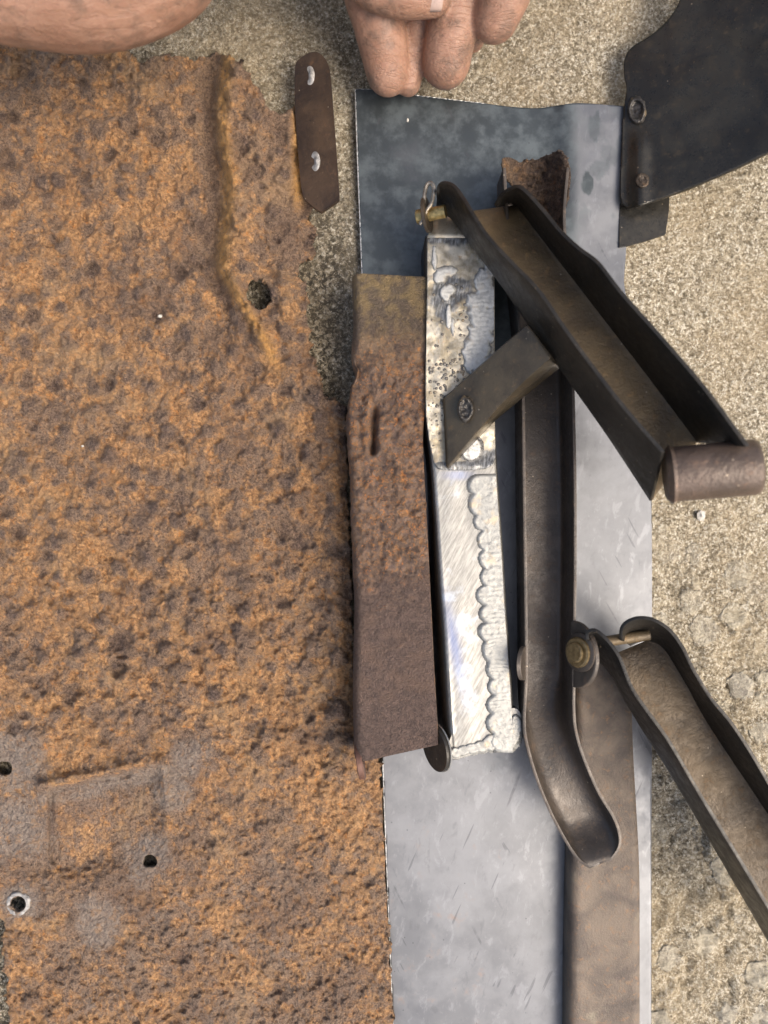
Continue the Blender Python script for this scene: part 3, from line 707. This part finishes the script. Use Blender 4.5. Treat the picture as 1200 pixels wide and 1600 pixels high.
# ================================================================ bright welded box bracket with hinged arm
hb = root('welded_hinge_bracket', 740, 800, 9, 'bright ground box with scalloped weld seam, pinned to a dark arm rising right', 'hinge bracket')
ZT = 98
LT = [(667, 366), (667, 474), (664, 620), (667, 660), (675, 722), (680, 785), (684, 850), (690, 935), (694, 985), (702, 1117), (706, 1172)]
RT = [(771, 366), (772, 430), (771, 600), (774, 690), (780, 785), (786, 870), (791, 960), (795, 1010), (803, 1128), (806, 1172)]
L2, R3 = resample(LT, 120), resample(RT, 120)
G = []; hA = []; bA = []
for i in range(120):
    l, r = L2[i], R3[i]; A = U(l[0], l[1], ZT); B = U(r[0], r[1], ZT); row = []
    row += [A+np.array([-2-9*sstep(700, 1000, l[1]), 0, -86.]), A+np.array([-1-5*sstep(700, 1000, l[1]), 0, -40.]), A+np.array([0, 0, -6.]), A+np.array([1.2, 0, -2.]), A+np.array([4, 0, 0])]
    for t in np.linspace(.06, .94, 16): row.append(A*(1-t)+B*t+np.array([0, 0, (float(vnoise(t*4, l[1]/60, 5))-.5)*1.6]))
    row += [B+np.array([-4, 0, 0]), B+np.array([-1.2, 0, -2.]), B+np.array([0, 0, -6.]), B+np.array([3, 0, -40.]), B+np.array([4, 0, -86.])]
    for j, p in enumerate(row):
        k = H/(H-ZT); pxx = p[0]*k+600; yv = 800-p[1]*k
        hA.append(float(sstep(45, 0, abs(yv-738))*sstep(805, 735, yv)*1.0+.55*math.exp(-((pxx-705)/10)**2-((yv-1150)/30)**2)+.35*math.exp(-((pxx-785)/14)**2-((yv-1080)/60)**2)))
        q = (pxx-(702+(yv-960)*.17)); bA.append(float(math.exp(-(q/8)**2)*math.exp(-((yv-1005)/60)**2)+.9*math.exp(-((pxx-715)/22)**2-((yv-742)/6)**2)))
    G.append(row)
G = np.array(G); nn = G.shape[1]
F = [((i+1)*nn+j, (i+1)*nn+j+1, i*nn+j+1, i*nn+j) for i in range(119) for j in range(nn-1)]
bxo = link('box_channel', G.reshape(-1, 3), F, M['bright'], hb, True, {'heat': hA, 'blue': bA}, 50)
solid(bxo, 5)
# dark side faces are the same steel in a darker tone: separate skins
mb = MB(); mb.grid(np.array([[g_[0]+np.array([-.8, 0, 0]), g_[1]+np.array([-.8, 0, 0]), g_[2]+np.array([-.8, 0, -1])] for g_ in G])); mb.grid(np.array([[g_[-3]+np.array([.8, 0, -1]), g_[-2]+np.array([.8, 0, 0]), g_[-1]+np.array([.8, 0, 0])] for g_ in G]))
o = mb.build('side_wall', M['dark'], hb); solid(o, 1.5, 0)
# heat tinted upper plate
up_out = subdiv([(668, 372), (772, 372), (773, 500), (773, 640), (774, 715), (770, 727), (758, 733), (730, 735), (700, 735), (684, 733), (678, 722), (671, 690), (666, 650), (665, 600), (667, 480)], 8)
def upz(x, y): return ZT+5+(fbm(x/14, y/14, 81, 3)-.5)*3.5+3*np.exp(-((y-728)/8)**2)
def upattr(x, y):
    sc_ = .95*np.exp(-((x-705)/45)**2-((y-455)/30)**2)+.6*np.exp(-((x-690)/14)**2-((y-500)/40)**2)+.7*sstep(395, 372, y)
    sc_ = np.maximum(sc_, .9*sstep(690, 715, y)*sstep(700, 760, x)); sc_ = np.maximum(sc_, .9*sstep(16, 7, 733-y))
    ht = .8*np.exp(-((x-760)/8)**2-((y-665)/30)**2)+.7*np.exp(-((x-715)/12)**2-((y-560)/25)**2)+.5*np.exp(-((x-703)/10)**2-((y-725)/9)**2)
    return {'scale': sc_, 'heat': ht}
upp = heightfield('heat_tinted_plate', 660, 778, 368, 740, 2.2, upz, M['burnt'], hb, up_out, (), upattr, thick=3, angle=50)
# tongue bending down towards the pin
mb = MB(); mb.grid(np.array([[U(682+t*48, 330, 74)*(1-s_)+U(668+t*102, 371, ZT+5)*s_+np.array([0, 0, 5*math.sin(s_*math.pi)]) for t in np.linspace(0, 1, 8)] for s_ in np.linspace(0, 1, 8)]))
o = mb.build('tongue', M['burnt'], hb); solid(o, 4)
# weld seam: scallops
scal = []
pth = [(757, 758), (762, 800), (767, 845), (771, 885), (770, 925), (773, 965), (776, 1000), (783, 1035), (784, 1075), (785, 1110), (786, 1140), (790, 1158)]
q = resample(pth, 15)
rr_ = np.random.RandomState(3)
for i, p in enumerate(q): scal.append((p[0]-3+rr_.uniform(-2.5, 2.5), p[1], 21+rr_.uniform(-4, 5), 17.5+rr_.uniform(-2.5, 5)))
box_right = resample(RT, 400)
def scalr(lst, seed, one=False, nz=.25):
    def r(x, y):
        best = np.full(np.shape(x), 9.0); w_ = (fbm(x/10, y/10, seed, 3)-.5)*nz*2
        for (cx, cy, rx, ry) in lst:
            dx = np.minimum(x-cx, 0) if one else x-cx
            best = np.minimum(best, (dx/rx)**2+((y-cy)/ry)**2)
        return best+w_
    return r
def scalf(lst, base, hmax, seed, one=False, nz=.25):
    rf = scalr(lst, seed, one, nz)
    def f(x, y):
        r2 = rf(x, y); inside = np.clip((1-r2)*3.5, 0, 1)**.6
        h = hmax*inside+.35
        h = np.where(r2 > 1.28, -3, np.where(r2 > 1.0, .35, h))
        return base+h+(fbm(x/7, y/7, seed+5, 3)-.5)*.9*(r2 < 1)
    return f
def scala(lst, seed, one=False, nz=.25):
    rf = scalr(lst, seed, one, nz)
    return lambda x, y: {'rim': sstep(.90, 1.04, rf(x, y))*.95}
xr = lambda y: np.interp(y, box_right[:, 1], box_right[:, 0])
seam_poly = [(722, 741)]+[(float(xr(y))-2.5, y) for y in range(740, 1172, 12)]+[(800, 1176), (725, 1176)]
heightfield('weld_seam', 722, 812, 738, 1176, 1.5, scalf(scal, ZT, 2.6, 91, True, .12), M['weld'], hb, seam_poly, cullz=ZT-1, attrf=scala(scal, 91, True, .12))
# upper melted weld metal
up_b = [(767, 420, 9, 14), (757, 440, 14, 20), (762, 462, 15, 20), (748, 475, 18, 20), (757, 500, 20, 22), (752, 525, 20, 24), (747, 548, 22, 22), (755, 575, 22, 22), (740, 570, 14, 12)]
up_c = [(698, 424, 15, 9), (688, 430, 11, 12), (679, 402, 4, 24), (696, 458, 8, 11), (705, 452, 8, 9), (701, 495, 4, 17), (708, 512, 3, 14)]
xu = [(668, 380), (771, 380), (771, 640), (668, 640)]
heightfield('weld_seam', 668, 772, 384, 606, 1.5, scalf(up_b, ZT+6, 3.5, 97, False, .8), M['weldtop'], hb, xu, cullz=ZT+5.5, attrf=scala(up_b, 97, False, .8))
heightfield('melted_metal', 668, 772, 384, 606, 1.5, scalf(up_c, ZT+6, 3.2, 103, False, .7), M['weldtop'], hb, xu, cullz=ZT+5.5, attrf=scala(up_c, 103, False, .7))
# end weld across the lower end + lug
end_b = [(712, 1176, 10, 9), (724, 1173, 11, 9), (738, 1170, 12, 9), (752, 1166, 12, 10), (766, 1160, 13, 13), (782, 1156, 16, 15), (796, 1150, 18, 22), (790, 1140, 14, 14), (806, 1138, 10, 24)]
heightfield('weld_seam', 698, 826, 1110, 1196, 1.5, scalf(end_b, ZT-3, 5, 95, False, .3), M['weld'], hb, cullz=ZT-3.5, attrf=lambda x, y: {'rim': .3*(fbm(x/9, y/9, 3, 3) > .58)})
mb = MB(); lug = catmull([(700, 1165), (704, 1180), (712, 1186), (740, 1178), (770, 1170), (790, 1173), (806, 1164), (815, 1146), (816, 1128), (808, 1108), (780, 1110), (720, 1130)], 4, True)
top = [U(p[0], p[1], ZT-1.5) for p in lug]; mb.prism(top, [t-np.array([0, 0, 16.]) for t in top]); mb.build('end_lug', M['bright'], hb)
# scorched plug weld beside the strut
heightfield('plug_weld', 710, 760, 674, 728, 1.2, lambda x, y: ZT+6+4*np.sqrt(np.clip(1.02-((x-736)/17)**2-((y-701)/19)**2, 0, 1))+(fbm(x/5, y/5, 19, 3)-.5)*2, M['weldtop'], hb, ell(736, 701, 21, 23.5, 36, 0, .03, 4), attrf=lambda x, y: {'rim': 1.3*sstep(.80, 1.0, np.sqrt(((x-736)/17)**2+((y-701)/19)**2))+.9*(np.abs(fbm(x/8, y/8, 23, 2)-.5) < .02)})
# spatter droplets (small beads of solidified metal)
mb = MB(); rs = np.random.RandomState(9)
def bead(c, r):
    n, m = 7, 3; V = [c+np.array([0, 0, r*.8])]; F = []
    for i in range(1, m+1):
        ph = i/m*math.pi/2
        for k in range(n): th = 2*math.pi*k/n; V.append(c+np.array([r*math.sin(ph)*math.cos(th), r*math.sin(ph)*math.sin(th), r*.8*math.cos(ph)]))
    for k in range(n): F.append((0, 1+k, 1+(k+1) % n))
    for i in range(m-1):
        for k in range(n): F.append((1+i*n+k, 1+(i+1)*n+k, 1+(i+1)*n+(k+1) % n, 1+i*n+(k+1) % n))
    return V, F
def spatter(n, x0, x1, y0, y1, zf, rmin, rmax):
    for _ in range(n):
        x, y = rs.uniform(x0, x1), rs.uniform(y0, y1); z = float(zf(np.array([x]), np.array([y]))[0])
        mb.add(*bead(U(x, y, z), rs.uniform(rmin, rmax)**1.0))
spatter(55, 674, 768, 440, 560, upz, 1.0, 2.8); spatter(110, 670, 735, 560, 640, upz, 1.0, 3.0); spatter(18, 670, 692, 630, 700, upz, .8, 2)
M['spat'] = mat_weld('spatter_metal', (.22, .20, .17), .4, .5); o = mb.build('weld_spatter', M['spat'], hb); o['kind'] = 'stuff'

def chan(name, mat, parent, LTp, LBp, RBp, RTp, zt0, zt1, zb0, zb1, thick=6, n=60, webstart=0.0, webmat=None, zt_r=None, webl=None):
    """pressed U channel open to the top; the four edge lines are given with their heights"""
    def rs_(c_):
        q = catmull(c_, 10); return np.stack([np.interp(np.linspace(0, 1, n), np.linspace(0, 1, len(q)), q[:, i_]) for i_ in range(2)], 1)
    LTc, LBc, RBc, RTc = [rs_(c_) for c_ in (LTp, LBp, RBp, RTp)]
    t = np.linspace(0, 1, n)
    zt = zt0+(zt1-zt0)*t; zb = zb0+(zb1-zb0)*t; zr = zt if zt_r is None else zt_r[0]+(zt_r[1]-zt_r[0])*t
    mb = MB(); mw = MB(); ml = []
    Lg, Rg, Wg = [], [], []
    for i in range(n):
        a0, a1 = U(*LTc[i], zt[i]), U(*LBc[i], zb[i]); b0, b1 = U(*RBc[i], zb[i]), U(*RTc[i], zr[i])
        Lg.append([a0+(a1-a0)*s_ for s_ in (0, .33, .66, .88, 1)])
        Rg.append([b0+(b1-b0)*s_ for s_ in (0, .12, .33, .66, 1)])
    Lg, Rg = np.array(Lg), np.array(Rg)
    k0 = int(webstart*n)
    mb.grid(Lg); mb.grid(Rg)
    for i in range(k0, n):
        a1, b0 = Lg[i][-1], Rg[i][0]; 
        Wg.append([a1+(b0-a1)*s_ for s_ in (0, .04, .1, .3, .5, .7, .9, .96, 1)])
    Wg = np.array(Wg); Wg[:, [0, -1], 2] += 3.; Wg[:, [1, -2], 2] += 1.
    o = mb.build(name, mat, parent); solid(o, thick, 0, 1.5)
    mw.grid(Wg); w_ = mw.build('web', webmat or mat, o); solid(w_, thick*.8, 0, 1)
    return o
A_LT = [(683, 302), (689, 286), (708, 289), (724, 309), (738, 332), (763, 370), (800, 410), (842, 454), (882, 512), (930, 578), (980, 642), (1036, 706)]
A_LB = [(684, 326), (690, 333), (702, 337), (716, 352), (732, 374), (758, 409), (790, 452), (824, 502), (858, 549), (905, 615), (955, 686), (1018, 782)]
A_RB = [(798, 318), (803, 319), (808, 323), (816, 331), (832, 352), (856, 383), (878, 412), (905, 447), (935, 486), (985, 551), (1035, 617), (1090, 690)]
A_RT = [(774, 322), (783, 305), (797, 295), (815, 293), (848, 327), (876, 361), (905, 388), (935, 411), (970, 456), (1033, 527), (1100, 605), (1168, 697)]
arm = chan('arm', M['dark'], hb, A_LT, A_LB, A_RB, A_RT, 145, 305, 68, 205, 4.5, 80, .17, M['olive'], zt_r=(140, 325))
arm['label'] = 'dark brown pressed channel arm rising to the right'
# tube at the arm's far end
mb = MB(); ax0, ax1 = U(1046, 742, 268), U(1186, 729, 292)
nr = 40; ro, ri = 33, 22
dirv = (ax1-ax0)/np.linalg.norm(ax1-ax0)
P = [ax0+dirv*0+(ax1-ax0)*t for t in (0, .02, .98, 1)]
mb.tube([ax0, ax0+dirv*2, ax1-dirv*6, ax1-dirv*2, ax1], [ro-2, ro, ro, ro-1.5, ro-4], 40, True)
M['tube'] = mat_brown('brown_tube_steel', (.14, .10, .076), (.085, .062, .047), .40, .35)
mb.build('pivot_tube', M['tube'], arm)
mb = MB(); mb.tube([ax0+dirv*-5, ax0+dirv*1, ax0+dirv*7], [ro-4, ro+2.5, ro-1], 40, True); mb.build('tube_weld', M['tube'], arm)
# strut: one flat face from the foot up to the arm, with a folded-down lower lip
def rs3(c_, n): return resample(c_, n, False)
n = 30
ua = rs3([(693, 626), (722, 600), (770, 557), (826, 508)], n); ub = rs3([(698, 729), (736, 684), (778, 635), (820, 593), (862, 556)], n); uc = rs3([(699, 732), (735, 696), (775, 653), (814, 621), (874, 573)], n)
G = []; G2 = []
for i in range(n):
    t = i/(n-1); zt_ = ZT+14+78*t
    a_ = U(*ua[i], zt_-2); b_ = U(*ub[i], zt_+1); c_ = U(*uc[i], zt_-8-26*min(1, t*3))
    G.append([a_+np.array([-1, 1, -10.]), a_]+[a_+(b_-a_)*q_ for q_ in (.04, .3, .6, .96, 1)])
    G2.append([b_+(c_-b_)*q_ for q_ in (0, .05, .5, 1)])
mb = MB(); G3 = np.concatenate([np.array(G), np.array(G2)[:, 1:]], 1); mb.grid(G3); M['strut'] = mat_brown('strut_steel', (.095, .075, .048), (.045, .036, .026), .38, .4, 1.0); st = mb.build('strut', M['strut'], hb, True, 22); solid(st, 4, 0)
plug('burnt_weld', 727, 639, 13, 21, lambda x, y: ZT+37+(x-727)*.2, M['sootweld'], st, 5, 12, 1.6)
# pin, washer, clip
wc = U(668, 336, 120); mb = MB(); axp = np.array([1, .08, .35]); axp /= np.linalg.norm(axp)
mb.tube([wc+axp*-4, wc+axp*-3, wc+axp*1, wc+axp*2], [22, 24, 24, 22], 32); mb.build('washer', M['brown'], hb)
mb = MB(); mb.tube([wc+axp*-16, wc+axp*-15, wc+axp*-1], [8.5, 10, 10], 20); mb.tube([wc, wc+axp*26], 9, 20); pin = mb.build('pin', M['zinc'], hb)
mb = MB(); lp = catmull([(662, 322), (664, 300), (668, 288), (675, 287), (678, 298), (674, 318), (667, 328), (661, 343), (656, 350)], 6)
mb.tube([U(p[0], p[1], 140-abs(i-20)*.4) for i, p in enumerate(lp)], 2.7, 10); mb.build('spring_clip', M['wire'], pin)
# dark hooked ear at the lower left of the box
def disc(c, nrm, rs_, hs, seg=36):
    mb = MB(); mb.tube([c+nrm*h_ for h_ in hs], rs_, seg); return mb
hn = np.array([-.88, -.10, .46]); hn /= np.linalg.norm(hn); hcn = U(681, 1168, 78)
er = disc(hcn, hn, [34, 35, 34], [-3, 0, 3], 44).build('hook_ear', M['dark'], hb)
disc(hcn, hn, [35, 36, 35], [-5.2, -4.4, -3.2], 44).build('ear_edge', M['bright'], er)
# ================================================================ curved channel lever + second arm
lv = root('channel_lever', 860, 900, 9, 'brown channel lever with torn rusty top end and rounded lower end, bolted to an arm', 'lever')
BLT = [(786, 262), (790, 330), (800, 420), (809, 500), (815, 600), (817, 760), (819, 900), (820, 985), (820, 1060), (817, 1127), (821, 1162), (836, 1215), (857, 1267), (881, 1313), (902, 1344), (921, 1357)]
BRT = [(890, 262), (884, 340), (890, 420), (895, 500), (898, 610), (901, 760), (901, 900), (900, 968), (899, 1072), (899, 1110), (902, 1141), (913, 1180), (937, 1236), (962, 1278), (971, 1308), (968, 1328), (955, 1345)]
def match(Lc, Rc, n):
    a_ = resample(Lc, 600); b_ = resample(Rc, 600); return a_, b_
nB = 150
def stations():
    # pair by y down to 1070, then by arc length to the rounded tip
    a_ = catmull(BLT, 10); b_ = catmull(BRT, 10); out = []
    ya = a_[a_[:, 1] <= 1085]; yb = b_[b_[:, 1] <= 1085]
    for y in np.linspace(262, 1080, 110):
        out.append(((float(np.interp(y, ya[:, 1], ya[:, 0])), y), (float(np.interp(y, yb[:, 1], yb[:, 0])), y)))
    ta = resample(a_[a_[:, 1] > 1082], 45, False); tb = resample(b_[b_[:, 1] > 1082], 45, False)
    for p, q_ in zip(ta, tb): out.append((tuple(p), tuple(q_)))
    return out
st_ = stations(); G = []; RG = []
for i, (l, r) in enumerate(st_):
    y = l[1]; tip = sstep(1290, 1357, (l[1]+r[1])/2+6)
    zt = 112; dep = 92*(1-.0*tip)
    lift = 0
    A = U(l[0], l[1], zt); B = U(r[0], r[1], zt)
    dep = (72-34*float(sstep(1080, 1260, y)))*(1-.93*float(tip)**1.6)
    row = []
    prof = [(0, 0), (0, -.35), (.0, -.8), (.02, -.93), (.07, -.985), (.15, -1), (.35, -1), (.5, -1), (.65, -1), (.85, -1), (.93, -.985), (.98, -.93), (1, -.8), (1, -.35), (1, 0)]
    if tip > .02 or y > 1060:
        kk = float(sstep(1060, 1150, y))
        pr2 = [(0, 0), (.01, -.3), (.04, -.6), (.10, -.80), (.18, -.92), (.27, -.98), (.38, -1), (.5, -1), (.62, -1), (.73, -.98), (.82, -.92), (.90, -.80), (.96, -.6), (.99, -.3), (1, 0)]
        prof = [((1-kk)*a1+kk*b1, (1-kk)*a2+kk*b2) for (a1, a2), (b1, b2) in zip(prof, pr2)]
    for (u_, v_) in prof:
        p = A*(1-u_)+B*u_; p = p+np.array([0, 0, v_*dep]); row.append(p)
    G.append(row)
G = np.array(G)
last = G[-1]; cen = last.mean(0)
G = np.concatenate([G, (last*.5+cen*.5)[None], (last*.02+cen*.98)[None]])
mb = MB(); mb.grid(G)
M['lever'] = mat_brown('lever_brown_steel', (.092, .073, .056), (.052, .043, .035), .42, .25, 1.0)
lever = mb.build('channel', M['lever'], lv, angle=50); solid(lever, 4, 1, .8)
# torn rusty upper end: inner flared lip
tl = catmull([(784, 249), (795, 246), (806, 250), (813, 254), (822, 250), (836, 250), (850, 245), (862, 240), (873, 237), (884, 244), (889, 256), (892, 276), (889, 300), (883, 322), (878, 342), (880, 366), (872, 372), (850, 348), (830, 320), (815, 300), (800, 286), (789, 272)], 4, True)
def tz(x, y):
    return 62+45*sstep(845, 890, x)+24*sstep(815, 787, x)-.14*(y-250)*0+(fbm(x/8, y/8, 131, 4)-.5)*18
M['dredge'] = mat_rust('dark_torn_rust', .52)
heightfield('torn_end', 780, 896, 232, 378, 1.6, tz, M['dredge'], lv, tl, (), lambda x, y: {'blister_shade': .45+.35*vnoise(x/12, y/12, 7), 'grey': .0*x, 'ochre': 0*x}, thick=4)
# bolt through the lever's raised ear
# raised pivot ears of the two rims
for (cx, cy, zc, rad, sgn) in ((899, 1022, 112, 47, 1), (818, 1036, 112, 24, -1)):
    mb = MB(); ang = np.linspace(0, 2*math.pi, 40, endpoint=False); c0 = U(cx, cy, zc)
    fl = .55*sgn
    lo = [c0+np.array([rad*max(-.12, math.sin(t_a))*fl*.8, rad*math.cos(t_a), rad*max(-.12, math.sin(t_a))*.8]) for t_a in ang]
    mb.prism([p+np.array([3.2, 0, 0]) for p in lo], [p-np.array([3.2, 0, 0]) for p in lo])
    e_ = mb.build('pivot_ear', M['lever'], lv, True, 40); b_ = e_.modifiers.new('bev', 'BEVEL'); b_.width = 1.2*S; b_.segments = 2; b_.limit_method = 'ANGLE'
bc = U(905, 1019, 128); nx = np.array([-1, .06, .62]); nx /= np.linalg.norm(nx)
def disc(c, nrm, rs_, hs, seg=36):
    mb = MB(); mb.tube([c+nrm*h_ for h_ in hs], rs_, seg); return mb
disc(bc, nx, [27, 27, 25], [-4, 0, 1.2]).build('bolt_washer', M['lever'], lv)
bo = disc(bc, nx, [21, 21, 19], [0, 5, 6.5]).build('pivot_bolt', M['brass'], lv)
disc(bc, nx, [14, 14, 12.5], [6, 10, 11.2]).build('bolt_head', M['brass'], bo)
# second arm
C_LT = [(918, 1000), (918, 988), (928, 984), (940, 991), (955, 1007), (969, 1029), (986, 1072), (1008, 1106), (1046, 1159), (1095, 1243), (1165, 1358), (1250, 1500), (1300, 1585)]
C_LB = [(920, 1004), (924, 1010), (930, 1018), (934, 1026), (940, 1034), (948, 1042), (962, 1063), (977, 1092), (1004, 1137), (1050, 1210), (1116, 1322), (1196, 1460), (1244, 1548)]
C_RB = [(984, 1008), (988, 1005), (996, 1002), (1006, 1000), (1016, 1001), (1028, 1005), (1041, 1016), (1054, 1036), (1074, 1070), (1098, 1115), (1127, 1161), (1195, 1262), (1275, 1390)]
C_RT = [(970, 1000), (971, 982), (980, 971), (998, 965), (1021, 968), (1046, 984), (1067, 1012), (1084, 1047), (1112, 1092), (1144, 1131), (1182, 1190), (1245, 1300), (1330, 1440)]
M['arm2'] = mat_brown('warm_brown_steel', (.108, .076, .042), (.064, .046, .027), .46, .3)
arm2 = chan('arm', M['dark'], lv, C_LT, C_LB, C_RB, C_RT, 145, 195, 66, 105, 4.5, 80, .30, M['arm2'])
arm2['label'] = 'shorter brown channel arm running down to the right'
mb = MB(); mb.tube([U(935, 1004, 122), U(1014, 992, 122)], 7.5, 18); mb.build('cross_pin', M['olive'], lv)

# ================================================================ person leaning over the work from the photo's top
pr = root('person', 250, -600, 0, 'person leaning in from the top, bare hands with curled, grease-smudged fingers', 'person')
mb = MB()
def cap(pts, rad, n=14, seg=22):
    P = np.array(pts, float); R = np.array(rad, float)
    if len(P) > 2: Q = resample(np.c_[P, R], n)if False else catmull(np.c_[P, R], 6)
    else: Q = np.c_[P, R]
    mb.tube(Q[:, :3], Q[:, 3], seg, True, True)
def K(*p): return [U(*q) for q in p]
k = lambda r, z: r*(H-z)/H
# left hand, fingers curled down onto the sheet's top edge
cap(K((545, -130, 165), (572, -40, 165), (625, -12, 160), (676, -4, 152)), [k(46, 160), k(40, 160), k(36, 160), k(29, 155)])                 # thumb
cap(K((585, -170, 150), (570, -60, 128), (592, 40, 98), (606, 114, 62)), [k(50, 150), k(45, 120), k(40, 98), k(34, 60)])            # index
cap(K((655, -150, 130), (652, -40, 100), (650, 50, 70), (638, 130, 46)), [k(32, 100), k(30, 100), k(25, 80), k(20, 55)])
cap(K((700, -180, 150), (716, -60, 125), (708, 30, 104), (697, 98, 72)), [k(48, 150), k(43, 120), k(40, 98), k(38, 70)])            # middle
cap(K((760, -90, 110), (756, 0, 85), (738, 62, 62)), [k(30, 100), k(26, 85), k(19, 60)])
cap(K((815, -190, 160), (806, -80, 150), (790, -20, 140), (774, 26, 122)), [k(48, 150), k(45, 130), k(43, 120), k(38, 115)])         # ring
cap(K((900, -240, 170), (880, -170, 165), (862, -120, 150)), [k(40, 150), k(36, 130), k(32, 120)])
for ax_ in (600, 680, 760, 830): cap(K((ax_, -170-.1*(ax_-600), 165), (650+.5*(ax_-650), -420, 230)), [k(72, 200), k(72, 220)])
cap([U(560, -120, 170), U(640, -380, 225)], [44, 60])
wl = U(700, -560, 300)
cap([U(700, -400, 240), wl, np.array([300, 1700, 620.]), np.array([420, 1980, 760.])], [86, 78, 125, 130])
cap([np.array([420, 1980, 760.]), np.array([560, 2300, 1150.]), np.array([520, 2600, 1480.])], [140, 165, 190])
# right hand: heel resting over the rusted panel
cap(K((-110, -75, 290), (30, -42, 280), (140, -35, 280), (238, -62, 285), (290, -100, 290)), [k(108, 290), k(103, 290), k(103, 290), k(96, 290), k(80, 290)])
cap(K((100, -120, 330), (250, -160, 330)), [70, 60])
for i, (fx_, fy_) in enumerate(((330, -120), (370, -190), (380, -270), (350, -340))):
    cap(K((200-i*30, -160-50*i, 320), (fx_, fy_-15, 330), (fx_+110, fy_+0, 290), (fx_+140, fy_+15, 240)), [38, 35, 31, 27])
cap(K((-60, -160, 330), (-200, -260, 360)), [95, 92])
cap([U(-120, -160, 340), np.array([-640, 1050, 430.]), np.array([-780, 1500, 600.]), np.array([-820, 1900, 760.])], [88, 82, 125, 135])
cap([np.array([-820, 1900, 760.]), np.array([-780, 2300, 1150.]), np.array([-620, 2600, 1480.])], [140, 165, 190])
# shoulders, chest, neck, head
cap([np.array([-620, 2600, 1480.]), np.array([-50, 2560, 1560.]), np.array([520, 2600, 1480.])], [200, 260, 200])
cap([np.array([-50, 2650, 1450.]), np.array([-50, 3050, 1100.]), np.array([-50, 3300, 700.])], [380, 400, 380])
cap([np.array([-50, 2500, 1600.]), np.array([-40, 2150, 1760.])], [190, 175])
hc = np.array([-40, 1960, 1800.]); hd = np.array([0, -.72, -.70]); hu = np.array([0, -.70, .72])
cap([hc-hd*40-hu*40, hc+hu*60], [265, 285]); cap([hc-hu*60+hd*60, hc-hu*230+hd*120], [210, 120])
cap([hc+hd*250+hu*10, hc+hd*345-hu*70], [30, 42])
for sx in (-1, 1):
    cap([hc+np.array([sx*275, 0, 0])+hu*40, hc+np.array([sx*285, 0, 0])-hu*60], [42, 30]); cap([hc+hd*238+hu*60+np.array([sx*40, 0, 0]), hc+hd*222+hu*62+np.array([sx*150, 0, 0])], [34, 30])
body = mb.build('body', M['skin'], pr, True, 0)
rm = body.modifiers.new('skin_union', 'REMESH'); rm.mode = 'VOXEL'; rm.voxel_size = 3.6*S; rm.use_smooth_shade = True
sm_ = body.modifiers.new('smooth', 'SMOOTH'); sm_.iterations = 3; sm_.factor = .5
# thumb nail
G = []
nc = U(679, 2, 152)+np.array([0, 0, k(29, 155)*1.0]); 
for u_ in np.linspace(-1, 1, 9):
    row = []
    for v_ in np.linspace(-1, 1, 9):
        f_ = math.sqrt(max(0, 1-.25*v_*v_)); th = v_*.75-.52
        c_ = U(676+u_*15*f_, -4, 152); r_ = k(29.5, 155)+.3-1.4*abs(u_)**3
        row.append(c_+np.array([0, r_*math.sin(th), r_*math.cos(th)]))
    G.append(row)
mb = MB(); mb.grid(np.array(G)); nl = mb.build('finger_nail', M['nail'], pr, True, 0); solid(nl, 1.2, 0)
# clothing and hair (above the frame)
mb = MB()
cap([np.array([330, 1760, 660.]), np.array([420, 1980, 770.]), np.array([565, 2300, 1160.]), np.array([530, 2620, 1480.])], [165, 180, 205, 230])
cap([np.array([-800, 1700, 690.]), np.array([-825, 1900, 770.]), np.array([-790, 2300, 1160.]), np.array([-630, 2620, 1480.])], [165, 182, 205, 230])
cap([np.array([-630, 2620, 1480.]), np.array([-50, 2590, 1545.]), np.array([530, 2620, 1480.])], [240, 280, 240])
cap([np.array([-50, 2660, 1450.]), np.array([-50, 3050, 1100.]), np.array([-50, 3320, 700.])], [420, 440, 420])
sh = mb.build('shirt', M['shirt'], pr, True, 0); r2_ = sh.modifiers.new('union', 'REMESH'); r2_.mode = 'VOXEL'; r2_.voxel_size = 14*S; r2_.use_smooth_shade = True
s2_ = sh.modifiers.new('smooth', 'SMOOTH'); s2_.iterations = 6
mb = MB(); cap([hc-hd*90-hu*10, hc-hd*45+hu*90], [285, 280]); hh = mb.build('hair', M['hair'], pr, True, 0)

# ================================================================ small loose bits
def chip(px, py, z, r, label, mat, seed, grp=None):
    rs2 = np.random.RandomState(seed); mb = MB(); V, F = bead(np.zeros(3), r); c_ = U(px, py, z)
    sc2 = rs2.uniform(.6, 1.3, 2); V = [c_+np.array([p[0]*sc2[0], p[1]*sc2[1], p[2]*.8])*rs2.uniform(.8, 1.15) if False else c_+np.array([p[0]*sc2[0], p[1]*sc2[1], p[2]*.8])+rs2.uniform(-.15, .15, 3)*r for p in V]
    mb.add(V, F); o = mb.build('stone_chip', mat, None, True, 20); o['label'] = label; o['category'] = 'stone chip'
    if grp: o['group'] = grp
M['chipw'] = mat_plain('white_stone', (.60, .56, .48), .7, 0, 3, .3, 1)
chip(1095, 806, -2, 8, 'small white pebble on the concrete just below the arm\'s round tube end', M['chipw'], 3)
chip(250, 494, 27, 3, 'tiny white stone chip left of the oval hole on the rusted panel', M['chipw'], 4)
chip(637, 188, 12, 3, 'tiny white chip on the dark top corner of the steel sheet', M['chipw'], 5)
chip(129, 697, 28, 2, 'tiny pale crumb on the middle left of the rusted panel', M['chipw'], 6)
